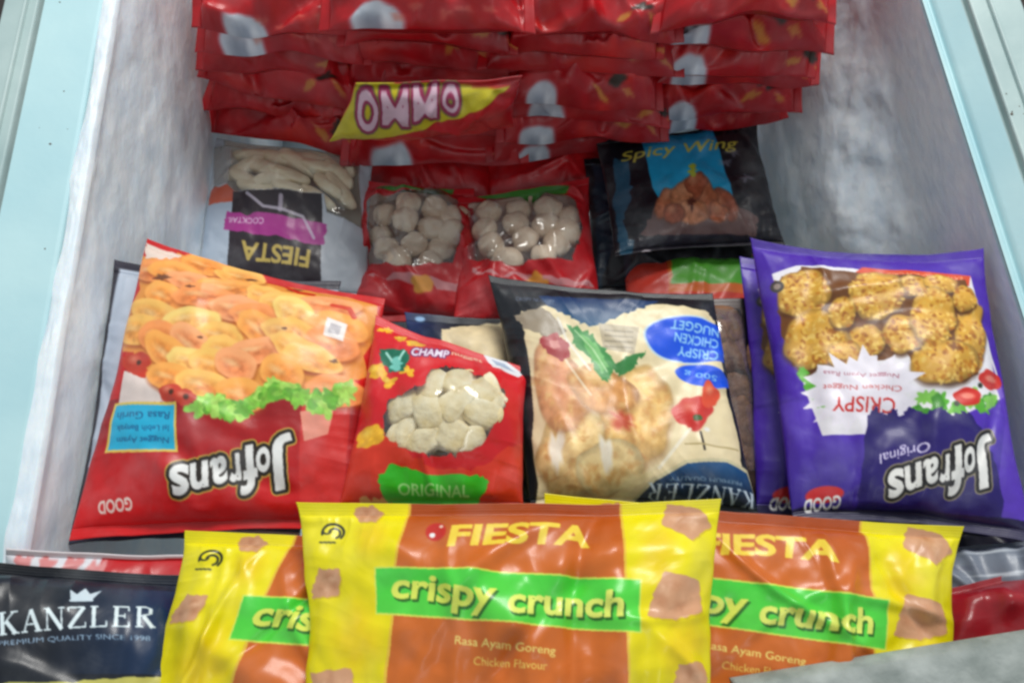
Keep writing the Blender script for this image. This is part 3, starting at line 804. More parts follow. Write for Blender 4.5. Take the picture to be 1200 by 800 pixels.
# ---- red pouch with the heap of golden pieces
QO = [(175, 282), (452, 352), (425, 622), (84, 634)]
def art_orange():
    a = Art(box_of(QO), rgb(206, 22, 24))
    a.vgrad([(60, 480), (480, 480), (480, 660), (60, 660)], rgb(150, 14, 20), rgb(218, 24, 28), 490, 600)
    a.poly([(150, 440), (140, 480), (232, 488), (300, 520), (330, 470)], rgb(176, 34, 30))
    a.poly([(147, 448), (205, 462), (212, 490), (142, 486)], rgb(232, 214, 206))
    a.poly([(140, 440), (156, 415), (196, 445), (176, 462)], rgb(206, 58, 36), wob=1.5, seed=3)
    a.poly([(366, 470), (420, 470), (402, 640), (352, 640)], rgb(214, 44, 38), a=.8)
    a.poly([(362, 498), (400, 490), (392, 520), (366, 530)], rgb(240, 176, 150), a=.8)
    # heap
    a.poly([(172, 300), (210, 292), (300, 316), (452, 352), (430, 440), (410, 480), (260, 486), (180, 450), (142, 415)], rgb(232, 150, 66), wob=4, seed=5)
    rs = np.random.default_rng(4)
    spots = []
    for r in range(8):
        for c in range(7):
            y = 302 + 26 * r + rs.normal() * 6 + c * 5.5
            x = 166 - 3 * r + c * (40 - 0.3 * r) + rs.normal() * 9
            spots.append((x, y))
    hull = [(168, 296), (214, 286), (448, 350), (432, 440), (408, 484), (262, 492), (180, 452), (138, 420)]
    def inside(x, y):
        o = False
        for (x1, y1), (x2, y2) in zip(hull, hull[1:] + hull[:1]):
            if (y1 > y) != (y2 > y) and x < (x2 - x1) * (y - y1) / (y2 - y1) + x1: o = not o
        return o
    for k, (x, y) in enumerate(spots):
        if not inside(x, y): continue
        c = [rgb(242, 168, 84), rgb(238, 150, 70), rgb(246, 186, 104), rgb(232, 136, 74), rgb(238, 148, 96)][int(rs.integers(5))]
        rx = 25 + 13 * rs.random(); ry = 16 + 6 * rs.random(); ro = rs.normal() * 16 + 14
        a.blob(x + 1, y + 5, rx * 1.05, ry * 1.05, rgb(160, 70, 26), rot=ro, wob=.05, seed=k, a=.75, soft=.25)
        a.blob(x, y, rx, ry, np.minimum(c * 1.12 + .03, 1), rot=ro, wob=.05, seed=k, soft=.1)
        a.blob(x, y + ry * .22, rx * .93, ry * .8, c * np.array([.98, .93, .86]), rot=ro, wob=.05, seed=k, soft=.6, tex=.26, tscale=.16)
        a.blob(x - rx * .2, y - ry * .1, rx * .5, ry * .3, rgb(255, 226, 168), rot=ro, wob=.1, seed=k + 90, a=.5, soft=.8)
        if k % 4 == 1: a.blob(x + 6, y + 5, rx * .5, 5, rgb(222, 112, 60), rot=ro + 8, wob=.2, seed=k + 95, a=.5, soft=.7)
    a.poly([(172, 278), (216, 288), (206, 300), (174, 302)], rgb(236, 214, 200), wob=1, seed=8)
    for (x, y, r) in ((197, 330, 8), (246, 412, 3), (232, 344, 4), (345, 400, 3), (400, 436, 4), (352, 338, 7), (300, 322, 6)):
        a.blob(x, y, r * 1.4, r * .7, rgb(90, 50, 34), wob=.2, seed=int(x), a=.8, soft=.4)
    a.stroke([(318, 322), (340, 330), (358, 344), (374, 346)], 5, rgb(206, 40, 22)); a.stroke([(396, 360), (414, 362), (420, 374)], 6, rgb(214, 62, 26))
    # lettuce
    for k in range(26):
        t = k / 25
        x = 248 + 166 * t; y = 493 - 14 * t + 8 * math.sin(t * 9)
        a.blob(x + rs.normal() * 3, y + rs.normal() * 5, 11 + 5 * rs.random(), 8 + 5 * rs.random(), [rgb(128, 190, 62), rgb(164, 212, 92), rgb(100, 170, 46)][k % 3],
               rot=rs.random() * 180, wob=.25, seed=500 + k, soft=.15, tex=.2, tscale=.2)
    for k, (x, y, r) in enumerate(((166, 440, 14), (214, 480, 11), (232, 486, 10))):
        a.blob(x, y, r * 1.4, r, rgb(196, 60, 40), wob=.1, seed=k, soft=.15, light=rgb(240, 170, 140)); a.blob(x + 2, y, 4, 4, rgb(80, 40, 20), soft=.4)
    # cyan text box
    a.poly([(136, 485), (222, 491), (223, 545), (127, 541)], rgb(226, 196, 90))
    a.poly([(139, 488), (219, 494), (220, 542), (131, 538)], rgb(36, 176, 216))
    for k, s in enumerate(('Nugget Ayam', 'Isi Lebih Banyak', 'Rasa Gurih')):
        a.text(s, 178, 529 - 13 * k, 70, 8.5, 183, rgb(20, 92, 140), bold=.012)
    # maker's name, upside down
    brush_logo(a, 277, 565, 138, 56, 166, WHITE, (rgb(204, 170, 70), rgb(40, 32, 26)))
    a.text('GOOD', 142, 599, 42, 14, 174, rgb(248, 226, 214), bold=.03, shear=.1)
    a.poly([(392, 380), (414, 386), (410, 410), (388, 404)], rgb(236, 228, 224)); 
    a.poly([(396, 387), (408, 390), (405, 403), (393, 400)], rgb(186, 180, 184))
    a.grain(.05, .06, 311)
    return a
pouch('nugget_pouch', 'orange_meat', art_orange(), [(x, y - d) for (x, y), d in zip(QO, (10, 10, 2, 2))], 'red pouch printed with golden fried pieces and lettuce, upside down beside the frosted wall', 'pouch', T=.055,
      nu=270, nv=300, seal=.032, seed=22, pinch=.012, crease=.0026, ncrease=10, back=rgb(200, 40, 40), puff=(2.8, .6))

# ---- dull silver pouch below it
QS = [(0, 0), (200, 0), (200, 200), (0, 200)]
def art_silver():
    a = Art((-4, -4, 204, 204), rgb(186, 196, 210))
    a.poly([(-4, -4), (5, -4), (7, 204), (-4, 204)], rgb(34, 30, 42)); a.poly([(-4, -4), (204, -4), (204, 8), (-4, 6)], rgb(44, 40, 54))
    a.poly([(-4, 186), (204, 186), (204, 191), (-4, 191)], rgb(40, 46, 74)); a.poly([(-4, 195), (204, 195), (204, 204), (-4, 204)], rgb(30, 36, 62))
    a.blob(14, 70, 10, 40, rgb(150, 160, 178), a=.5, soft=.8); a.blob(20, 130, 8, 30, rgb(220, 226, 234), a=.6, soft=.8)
    a.grain(.08, .06, 320)
    return a
pouch('foil_pouch', 'silver_under', art_silver(), QS, 'silver grey pouch with dark edges lying under the red golden-piece pouch', 'pouch', T=.04, nu=150, nv=170,
      seal=.05, seed=31, crease=.003, back=rgb(120, 124, 134))

# ---- red pouch with a clear window onto pale pieces
QN = [(440, 368), (618, 432), (614, 600), (394, 604)]
WIN_N = [(468, 478), (498, 464), (503, 447), (525, 436), (548, 441), (588, 456), (606, 470), (601, 502), (584, 524), (574, 542), (536, 556), (500, 555), (464, 545), (441, 531), (445, 482)]
WIN_N = [(524 + (x - 526) * .88, 500 + (y - 500) * .86) for x, y in WIN_N]
def art_nugget():
    R = rgb(214, 22, 32)
    a = Art(box_of(QN), R)
    a.vgrad([(380, 360), (640, 360), (640, 620), (380, 620)], rgb(220, 30, 40), rgb(198, 16, 26), 380, 600)
    a.poly([(400, 530), (450, 520), (500, 560), (560, 560), (620, 520), (620, 610), (390, 610)], rgb(214, 52, 28), wob=2, seed=2)
    for k, (x, y, r) in enumerate(((440, 447, 11), (455, 462, 8), (432, 524, 16), (478, 452, 7), (452, 388, 7), (487, 411, 8), (470, 404, 6))):
        a.blob(x, y, r * 1.25, r * .85, rgb(238, 178, 40), wob=.25, seed=k + 5, soft=.12, tex=.2, light=rgb(250, 226, 120))
    a.poly([(444, 418), (478, 420), (480, 438), (472, 452), (456, 448), (446, 434)], rgb(24, 110, 84), wob=1.5, seed=4)
    a.blob(464, 440, 10, 8, rgb(120, 206, 190), wob=.2, seed=3, soft=.2); a.stroke([(452, 424), (458, 434)], 3, rgb(170, 226, 210)); a.stroke([(474, 424), (468, 434)], 3, rgb(170, 226, 210))
    a.text('CHAMP', 505, 426, 44, 13, 2, rgb(236, 226, 240), bold=.03, shear=.15, outlines=((2, rgb(120, 30, 90)),))
    a.text('nugget', 548, 425, 36, 10, 2, rgb(246, 214, 180), bold=.02)
    a.poly([(566, 412), (590, 420), (614, 440), (608, 446), (578, 434)], rgb(226, 228, 232)); a.poly([(576, 420), (592, 426), (604, 438), (584, 430)], rgb(150, 166, 190))
    a.poly([(444, 568), (460, 553), (500, 568), (560, 566), (574, 572), (560, 596), (480, 600), (450, 592)], rgb(52, 190, 40), wob=1.2, seed=6)
    a.text('ORIGINAL', 508, 583, 84, 12, 2, rgb(160, 230, 140), bold=.02, warp=lambda t: .3 * (t * t))
    a.poly([(420, 588), (452, 590), (470, 606), (420, 606)], rgb(226, 176, 110), wob=2, seed=7)
    w, m = a.polymask(wobble(WIN_N, 1.6, 9))
    a.alpha[w] = a.alpha[w] * (1 - m)
    return a
nug = [lumpy('nugget', (.020, .0155, .0115), MAT_NUG, 60 + k, sub=5, amp=.10, box=.4) for k in range(5)]
def spots_of(quad, pts, c=None, k=1.0):
    if c: pts = [(c[0] + (x - c[0]) * k, c[1] + (y - c[1]) * k, s, r) for (x, y, s, r) in pts]
    return [(*uv_of(quad, x, y), s, r) for (x, y, s, r) in pts]
pouch('nugget_pouch', 'window_nugget', art_nugget(), QN, 'red pouch with clear window showing pale nuggets and green label, between two larger pouches', 'pouch', T=.05,
      nu=220, nv=230, seal=.05, seed=43, mat=FILM_WINDOW, back=rgb(236, 222, 196), crease=.0028,
      pieces=(nug, spots_of(QN, [(468, 490, .86, .3), (462, 522, .84, 1.3), (503, 464, .86, 1.2), (541, 456, .88, .4), (577, 470, .86, 2.0), (500, 497, .95, 1.9), (536, 490, .95, .9), (572, 502, .9, 2.7), (494, 532, .9, .7), (528, 526, .95, 2.6), (556, 534, .86, .2), (588, 490, .7, 1.1)], (526, 500), .85), 'nugget'))

# ---- black pouch partly showing behind it
def art_blackunder():
    a = Art((470, 360, 650, 610), rgb(16, 20, 30))
    a.vgrad([(474, 360), (560, 360), (560, 420), (474, 420)], rgb(14, 44, 104), rgb(14, 18, 30), 470, 540, horiz=True)
    a.poly([(520, 392), (560, 378), (598, 380), (606, 440), (606, 610), (520, 610)], rgb(226, 206, 164), wob=2, seed=4)
    a.blob(492, 374, 7, 4, rgb(150, 190, 230), soft=.3)
    a.grain(.08, .1, 331)
    return a
pouch('cheese_pouch', 'black_under', art_blackunder(), [(474, 366), (604, 372), (640, 600), (500, 604)], 'black and cream pouch mostly hidden under the red clear-window pouch', 'pouch',
      T=.045, nu=110, nv=170, seal=.05, seed=47, back=rgb(20, 22, 30))

# ---- black and cream pouch with blue speech bubble
QK = [(572, 322), (836, 342), (893, 610), (622, 598)]
def art_cream():
    K = rgb(16, 20, 28)
    a = Art(box_of(QK), K)
    a.vgrad([(630, 345), (770, 350), (730, 392), (690, 400), (646, 372)], rgb(14, 50, 96), rgb(20, 90, 130), 350, 395)
    a.poly([(606, 372), (640, 362), (668, 380), (692, 392), (730, 374), (762, 358), (826, 362), (838, 372), (872, 548), (880, 610), (628, 600), (616, 420)], rgb(232, 214, 172), wob=1.5, seed=3)
    a.poly([(600, 374), (636, 362), (662, 400), (640, 410), (612, 392)], rgb(150, 136, 116), wob=1.2, seed=4)
    a.poly([(700, 386), (748, 392), (742, 428), (706, 420)], rgb(190, 176, 148)); 
    for k in range(4): a.stroke([(708, 396 + 7 * k), (740, 399 + 7 * k)], 2, rgb(150, 138, 116))
    # two large fried pieces
    rs = np.random.default_rng(9)
    def fried(cx, cy, rx, ry, rot, sd, col):
        a.blob(cx + 2, cy + 5, rx * 1.05, ry * 1.04, rgb(150, 96, 50), rot=rot, wob=.06, seed=sd, a=.7, soft=.25)
        a.blob(cx, cy, rx, ry, col, rot=rot, wob=.06, seed=sd, soft=.08, tex=.22, tscale=.09, light=rgb(250, 226, 170), rim=.22)
        r2 = np.random.default_rng(sd)
        c, s = math.cos(math.radians(rot)), math.sin(math.radians(rot))
        for k in range(int(rx * ry / 26)):
            an = r2.random() * 6.3; q = math.sqrt(r2.random()) * .9
            dx, dy = rx * q * math.cos(an), ry * q * math.sin(an)
            a.blob(cx + dx * c - dy * s, cy + dx * s + dy * c, 4 + 5 * r2.random(), 2.5 + 3 * r2.random(), [rgb(246, 216, 156), rgb(214, 156, 88), rgb(236, 190, 120), rgb(198, 132, 72)][int(r2.integers(4))],
                   rot=r2.random() * 180, wob=.2, seed=k, a=.42, soft=.7)
    fried(744, 500, 44, 62, 14, 31, rgb(232, 186, 112)); fried(668, 540, 40, 58, 6, 33, rgb(236, 200, 136)); fried(654, 468, 32, 56, -16, 34, rgb(226, 160, 110)); fried(704, 470, 44, 28, 28, 35, rgb(214, 150, 84))
    fried(712, 560, 40, 32, -8, 36, rgb(240, 212, 154))
    a.blob(650, 456, 18, 34, rgb(210, 122, 96), rot=-16, wob=.15, seed=61, a=.5, soft=.8)
    a.blob(726, 508, 20, 12, rgb(196, 62, 40), rot=20, wob=.2, seed=62, a=.8, soft=.6)
    a.blob(650, 540, 11, 26, rgb(248, 240, 228), rot=-6, wob=.15, seed=63, a=.85, soft=.4)
    a.blob(708, 546, 9, 24, rgb(248, 242, 230), rot=-14, wob=.15, seed=64, a=.85, soft=.4)
    a.blob(740, 578, 30, 10, rgb(248, 232, 180), rot=-30, wob=.15, seed=65, a=.8, soft=.5)
    # lettuce leaf
    a.poly([(664, 388), (690, 398), (706, 420), (722, 438), (716, 456), (704, 460), (694, 440), (676, 420)], rgb(64, 146, 74), wob=2.2, seed=41)
    a.poly([(676, 398), (696, 412), (712, 442), (704, 450), (690, 424)], rgb(124, 196, 112), wob=1.6, seed=42, a=.8)
    a.poly([(716, 442), (734, 430), (756, 424), (742, 444), (724, 456)], rgb(56, 130, 66), wob=1.6, seed=43)
    a.stroke([(672, 396), (694, 420), (710, 448)], 1.8, rgb(190, 226, 170), a=.8)
    a.stroke([(652, 380), (662, 408), (690, 446)], 3, rgb(236, 232, 220), a=.8); a.stroke([(650, 410), (664, 440), (690, 476)], 3, rgb(238, 224, 196), a=.7)
    # red crest
    a.poly([(630, 410), (650, 400), (664, 414), (668, 428), (656, 436), (634, 422)], rgb(168, 52, 56), wob=1, seed=66); a.blob(648, 416, 8, 6, rgb(206, 128, 120), wob=.2, seed=5, soft=.3)
    # speech bubble
    B = rgb(18, 84, 226)
    a.blob(806, 404, 55, 32, rgb(196, 216, 226), wob=.03, seed=1, soft=.04); a.blob(806, 404, 52, 29.5, B, wob=.03, seed=1, soft=.04); a.poly([(800, 376), (846, 378), (852, 428), (800, 434)], B)
    for k, (s, wd) in enumerate((('CRISPY', 50), ('CHICKEN', 54), ('NUGGET', 60))):
        a.text(s, 818 - 2 * k, 421 - 16 * k, wd, 12, 184, rgb(150, 206, 250), bold=.02)
    a.blob(826, 450, 36, 15, B, rot=6, wob=.03, seed=2, soft=.06); a.text('500 g', 822, 449, 40, 9, 186, rgb(140, 196, 246), bold=.01)
    # tomato
    a.blob(810, 496, 24, 20, rgb(206, 44, 36), wob=.1, seed=4, soft=.1, light=rgb(240, 150, 120)); a.blob(832, 474, 13, 16, rgb(222, 80, 52), rot=20, wob=.1, seed=6, soft=.1, light=rgb(250, 190, 150))
    a.blob(815, 503, 6, 4, rgb(60, 90, 40), wob=.3, seed=7); a.blob(826, 516, 5, 3.5, WHITE, soft=.5, a=.8); a.stroke([(818, 520), (822, 540)], 3, rgb(60, 52, 44))
    a.stroke([(806, 516), (770, 560)], 4, rgb(240, 230, 206))
    a.stroke([(800, 533), (866, 536)], 2, rgb(180, 160, 110))
    # foot band
    a.poly([(734, 604), (762, 572), (800, 552), (850, 548), (880, 556), (900, 620), (734, 620)], rgb(208, 198, 160))
    a.vgrad([(736, 606), (766, 575), (802, 556), (850, 552), (878, 560), (900, 622), (736, 622)], rgb(22, 78, 128), rgb(14, 22, 40), 556, 600)
    a.text('PREMIUM QUALITY', 826, 573, 86, 5, 181, rgb(140, 160, 180))
    a.text('KANZLER', 822, 588, 128, 19, 182, rgb(206, 222, 238), glyphs=True)
    a.text('CRISPY NUGGET', 626, 352, 46, 6, 10, rgb(110, 124, 150))
    a.grain(.04, .1, 341)
    return a
A_CREAM = art_cream()
pouch('nugget_pouch', 'black_cream', A_CREAM, [(x, y - d) for (x, y), d in zip(QK, (12, 12, 0, 0))], 'black and cream pouch with blue speech bubble print and green herb sprig', 'pouch', T=.05,
      nu=270, nv=280, seal=.035, ear=.035, seed=53, back=rgb(20, 22, 30), crease=.0026, puff=(3.0, .55))

# ---- clear pouch with brown pieces below
QB = [(640, 345), (878, 348), (906, 612), (650, 604)]
def art_brown():
    a = Art(box_of(QB), rgb(56, 42, 36))
    a.poly([(640, 345), (880, 345), (884, 372), (640, 372)], rgb(150, 140, 138), a=.5)
    a.poly([(868, 345), (884, 345), (912, 620), (896, 620)], rgb(20, 20, 24))
    w, m = a.polymask([(760, 360), (868, 364), (892, 560), (780, 560)])
    a.alpha[w] = 1 - m
    return a
brown = [lumpy('brown_piece', (.026, .022, .012), MAT_BROWN, 80 + k, sub=4, amp=.15, box=.2) for k in range(3)]
pouch('clear_pouch', 'brown_clear', art_brown(), QB, 'dark clear-sided pouch of brown pieces squeezed below the blue-bubble pouch', 'pouch', T=.045, nu=130, nv=150, seal=.05, seed=57,
      mat=FILM_WINDOW, back=rgb(60, 46, 40), pieces=(brown, spots_of(QB, [(858, 388, 1, .2), (862, 424, 1, 1.3), (866, 462, 1, .4), (872, 500, 1, 2.1), (874, 536, .9, .9), (826, 400, 1, 1)]), 'brown_piece'))

# ---- purple pouches
QP = [(877, 283), (1150, 293), (1212, 640), (928, 616)]
def art_purple():
    V = rgb(74, 36, 168)
    a = Art(box_of(QP), V)
    a.vgrad([(860, 480), (1230, 480), (1230, 660), (860, 660)], rgb(82, 44, 180), rgb(46, 24, 128), 500, 620)
    a.poly([(902, 318), (932, 306), (1136, 318), (1150, 380), (1180, 470), (1120, 500), (1010, 520), (960, 520), (930, 440)], rgb(232, 228, 234))
    a.poly([(1010, 306), (1136, 318), (1134, 334), (1060, 326), (1000, 318)], rgb(216, 70, 34)); a.text('EXTRA CRUNCH CRISPY', 1078, 321, 96, 7, 184, rgb(250, 190, 140))
    a.poly([(1162, 430), (1200, 500), (1216, 640), (1150, 640), (1180, 500)], rgb(96, 60, 190), a=.8)
    a.poly([(908, 330), (940, 312), (1130, 326), (1150, 400), (1140, 455), (1100, 468), (1050, 430), (930, 446), (912, 400)], rgb(112, 66, 26), wob=3, seed=40)
    rs = np.random.default_rng(12)
    def crumbed(cx, cy, rx, ry, sd, rot=0):
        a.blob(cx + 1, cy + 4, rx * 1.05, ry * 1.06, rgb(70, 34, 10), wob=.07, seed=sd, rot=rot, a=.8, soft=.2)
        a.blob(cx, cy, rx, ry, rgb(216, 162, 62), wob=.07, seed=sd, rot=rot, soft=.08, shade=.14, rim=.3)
        r2 = np.random.default_rng(sd)
        for k in range(int(rx * ry / 7)):
            an = r2.random() * 6.3; q = math.sqrt(r2.random()) * .9
            x = cx + rx * q * math.cos(an); y = cy + ry * q * math.sin(an)
            c = [rgb(232, 184, 78), rgb(190, 120, 30), rgb(244, 206, 110), rgb(160, 92, 22), rgb(216, 164, 56), rgb(226, 176, 84)][int(r2.integers(6))]
            a.blob(x, y, 2.2 + 3 * r2.random(), 1.6 + 2 * r2.random(), c, rot=r2.random() * 180, a=.8, soft=.5)
    for k, (x, y, rx, ry, ro) in enumerate(((1066, 338, 24, 16, 0), (1100, 332, 22, 14, 8), (1012, 412, 24, 22, 0), (1134, 404, 20, 50, 8), (938, 348, 34, 34, 0),
                                            (1024, 350, 36, 36, 20), (952, 408, 42, 36, 12), (1056, 404, 26, 26, 0), (1090, 380, 27, 44, 16), (1102, 438, 42, 27, -12), (986, 428, 22, 20, 0), (984, 376, 18, 20, 10), (1128, 352, 16, 18, 0))):
        crumbed(x, y, rx, ry, 900 + k, ro)
    for (x, y, r) in ((1008, 388, 8), (1112, 420, 8), (1060, 350, 5), (984, 436, 6)):
        a.blob(x, y, r, r * .8, rgb(112, 58, 20), wob=.25, seed=int(x), soft=.5, a=.75)
    for k in range(12):
        a.blob(1066 + 9 * k + rs.normal() * 4, 488 + rs.normal() * 6 - k * .8, 13, 8, [rgb(90, 176, 50), rgb(60, 140, 36), rgb(130, 200, 80)][k % 3], rot=rs.random() * 180, wob=.25, seed=920 + k, soft=.2)
    for k in range(5):
        a.blob(936 + 5 * k, 446 + 9 * k, 9, 6, [rgb(90, 176, 50), rgb(120, 190, 90)][k % 2], rot=40, wob=.2, seed=940 + k, soft=.3)
    for (x, y) in ((1130, 476), (1160, 452)):
        a.blob(x, y, 17, 12, rgb(206, 40, 30), wob=.06, seed=int(y), soft=.1); a.blob(x, y - 1, 11, 5, rgb(236, 130, 110), soft=.5); a.blob(x - 14, y + 9, 4, 4, rgb(30, 40, 20), soft=.4)
    # star burst
    P = []
    for k in range(40):
        an = k * math.pi / 20; r = (1.0 if k % 2 == 0 else .74) * (1 + .12 * rs.normal())
        P.append((1008 + 66 * r * math.cos(an), 470 + 52 * r * math.sin(an)))
    a.poly(P, rgb(236, 230, 240))
    a.text('CRISPY', 1008, 487, 74, 17, 183, rgb(206, 40, 36), bold=.01)
    a.text('Chicken Nugget', 1006, 467, 92, 8, 183, rgb(196, 70, 70)); a.text('Nugget Ayam Rasa', 1004, 452, 88, 6.5, 185, rgb(170, 90, 110))
    # dark splash panel
    D = [(1012, 500), (1022, 490), (1032, 498), (1044, 492), (1054, 500), (1064, 488), (1080, 497), (1096, 490), (1110, 500), (1124, 492), (1146, 512), (1164, 552), (1172, 600), (1170, 640), (1000, 640), (1006, 580)]
    a.poly(D, rgb(34, 16, 104), wob=1.5, seed=71)
    a.poly([(860, 598), (940, 596), (1000, 606), (1230, 612), (1230, 660), (860, 660)], rgb(22, 12, 66))
    a.text('Original', 1055, 540, 58, 15, 166, rgb(214, 206, 236), bold=.01, shear=.2)
    brush_logo(a, 1094, 564, 126, 58, 161, rgb(236, 234, 230), (rgb(150, 140, 110), rgb(26, 22, 24)))
    a.blob(965, 586, 24, 10, rgb(200, 36, 40), soft=.1); a.text('GOOD', 963, 596, 44, 15, 178, WHITE, bold=.03)
    a.blob(908, 337, 9, 9, rgb(60, 52, 50), soft=.15); a.blob(908, 337, 5, 5, rgb(150, 130, 120), soft=.3)
    a.grain(.04, .08, 351)
    return a
A_PURPLE = art_purple()
GP = 'purple pouches by the far right frosted wall'
pouch('chicken_pouch', 'purple_under', A_PURPLE, [(x, y - d) for (x, y), d in zip(QP, (16, 16, 4, 4))], 'purple crumbed-chicken pouch half hidden below another purple pouch', 'pouch', 'purple crumbed chicken pouches', T=.045, nu=200, nv=240, seal=.05, seed=61, back=rgb(60, 40, 140))
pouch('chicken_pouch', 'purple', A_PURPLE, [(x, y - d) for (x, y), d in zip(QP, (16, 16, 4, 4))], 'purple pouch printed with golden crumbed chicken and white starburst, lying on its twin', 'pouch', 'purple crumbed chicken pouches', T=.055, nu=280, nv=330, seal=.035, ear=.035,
      seed=62, back=rgb(60, 40, 140), crease=.003, ncrease=11, curl=.004)

# ---- bits showing between the rows
def art_strip():
    a = Art((-4, -4, 204, 204), rgb(196, 30, 36))
    a.poly([(-4, -4), (70, -4), (70, 204), (-4, 204)], rgb(226, 226, 232)); a.poly([(-4, -4), (204, -4), (204, 4), (-4, 10)], rgb(222, 214, 216))
    for k in range(4):
        for j in range(3):
            a.poly([(8 + 18 * k, 10 + 40 * j), (22 + 18 * k, 12 + 40 * j), (14 + 18 * k, 40 + 40 * j)], rgb(222, 140, 140), wob=1.6, seed=k + j)
    return a
pouch('red_white_pouch', 'red_strip', art_strip(), QS, 'red pouch with a white and pink patterned end, just behind the navy crown pouch', 'pouch', T=.04, nu=150, nv=90, seal=.06, seed=71)

QV = [(-62, 652), (236, 674), (246, 905), (-80, 905)]
def art_navy():
    a = Art(box_of(QV), rgb(14, 20, 32))
    a.vgrad([(-80, 640), (230, 640), (230, 800), (-80, 800)], rgb(12, 18, 30), rgb(16, 60, 112), 60, 190, horiz=True, a=.6)
    a.vgrad([(-90, 640), (230, 640), (230, 696), (-90, 690)], rgb(10, 12, 18), rgb(14, 26, 46), 660, 694, a=.85)
    a.poly([(-90, 806), (60, 810), (140, 804), (260, 798), (260, 920), (-90, 920)], rgb(196, 190, 96), wob=1.5, seed=3)
    rs = np.random.default_rng(5)
    for k in range(30):
        a.blob(-60 + 280 * rs.random(), 826 + 80 * rs.random(), 18, 12, [rgb(226, 206, 130), rgb(206, 170, 90), rgb(236, 226, 170)][k % 3], wob=.2, seed=k, soft=.4, tex=.2)
    a.text('KANZLER', 98, 738, 186, 30, -3, rgb(222, 236, 240), glyphs=True, warp=lambda t: .12 * np.cos(t * 3))
    a.poly([(88, 712), (85, 697), (94, 704), (102, 694), (109, 703), (122, 697), (113, 711)], rgb(206, 222, 232)); a.stroke([(88, 713), (113, 712)], 3, rgb(206, 222, 232))
    a.text('PREMIUM QUALITY SINCE 1998', 96, 763, 180, 7, -2, rgb(150, 176, 200), warp=lambda t: .5 * np.cos(t * 3))
    a.grain(.05, .06, 361)
    return a
pouch('sausage_pouch', 'navy_crown', art_navy(), QV, 'navy and black pouch with pale crown and serif lettering in the near corner', 'pouch', T=.05, nu=260, nv=220, seal=.06, seed=75, mat=FILM_SHINY, low=.5,
      back=rgb(20, 24, 40), curl=.003)

def art_darkred():
    a = Art((-4, -4, 204, 204), rgb(150, 24, 34))
    a.poly([(120, 30), (204, 10), (204, 60), (130, 70)], rgb(206, 120, 70), wob=2, seed=3)
    a.grain(.1, .05, 371)
    return a
pouch('meat_pouch', 'dark_red_edge', art_darkred(), QS, 'shiny dark red pouch in the near right corner above the grey slab', 'pouch', T=.045, nu=120, nv=110, seal=.06, seed=77, mat=FILM_SHINY, crease=.004, low=.5)
def art_whitefold():
    a = Art((-4, -4, 204, 204), rgb(120, 128, 142))
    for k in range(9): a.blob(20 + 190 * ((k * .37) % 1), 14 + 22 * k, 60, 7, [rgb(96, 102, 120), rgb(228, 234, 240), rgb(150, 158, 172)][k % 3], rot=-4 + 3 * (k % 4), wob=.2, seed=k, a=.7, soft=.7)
    return a
pouch('plain_pouch', 'white_folded', art_whitefold(), QS, 'folded white and grey film pouch wedged below the purple pouch', 'pouch', T=.03, nu=110, nv=80, seal=.08, seed=79, crease=.004, seal_wave=.008)
def art_lowdark():
    a = Art((-4, -4, 204, 204), rgb(24, 18, 44)); a.grain(.1, .05, 372)
    return a
pouch('dark_pouch', 'purple_dark_low', art_lowdark(), QS, 'nearly black pouch in the shadow behind the white folded pouch', 'pouch', T=.03, nu=80, nv=60, seal=.08, seed=80)

# ---- the hollow in the middle
QF = [(250, 160), (438, 182), (433, 352), (224, 352)]
def art_fries():
    a = Art(box_of(QF), rgb(186, 192, 200))
    a.poly([(246, 216), (284, 218), (282, 238), (244, 236)], rgb(196, 92, 66), wob=1, seed=2)
    a.vgrad([(240, 236), (290, 238), (290, 352), (230, 352)], rgb(172, 186, 202), rgb(190, 202, 216), 240, 340)
    a.poly([(278, 226), (386, 232), (378, 350), (268, 346)], rgb(40, 30, 38))
    a.text('FIESTA', 328, 297, 82, 20, 186, rgb(196, 172, 90), bold=.03, shear=.1)
    a.poly([(268, 250), (318, 254), (390, 262), (386, 286), (330, 280), (266, 270)], rgb(170, 50, 140), wob=1, seed=3)
    a.text('COCKTAIL', 294, 261, 46, 7, 185, rgb(226, 190, 220), bold=.02)
    a.stroke([(296, 230), (316, 246), (340, 250), (362, 256), (374, 278)], 3.5, rgb(206, 200, 214), a=.8); a.stroke([(338, 236), (336, 250)], 5, rgb(190, 180, 196), a=.8)
    w, m = a.polymask([(262, 150), (300, 150), (424, 160), (430, 262), (390, 250), (388, 232), (280, 226), (268, 214)])
    a.alpha[w] = 1 - m
    a.alpha[a._win(250, 160, 272, 214)] = .35
    return a
fry = [lumpy('sausage_stick', (.032, .0105, .0105), MAT_FRY, 90 + k, sub=5, amp=.07, box=.12) for k in range(4)]
pouch('stick_pouch', 'fries', art_fries(), [(x, y - 14) for x, y in QF], 'clear pouch of pale sausage sticks with black and magenta label, beside the far frosted wall', 'pouch', T=.042, nu=190, nv=180, seal=.04, seed=81,
      mat=FILM_WINDOW, back=rgb(206, 196, 180), crease=.003,
      pieces=(fry, spots_of(QF, [(300, 184, 1, -.2), (330, 190, 1, -.5), (352, 200, 1, -.6), (376, 206, 1, -.4), (402, 212, 1, -.9), (288, 204, .9, .5), (318, 210, 1, -.5), (346, 222, .9, -.4), (392, 232, .9, -.8), (366, 184, .9, -.2), (408, 192, .8, -1.2), (310, 234, 1, -.3), (350, 240, 1, -.5), (380, 246, .9, -.7), (330, 226, 1, .1), (404, 236, 1, -1.0), (292, 222, .9, -.6)]), 'sausage_stick'))

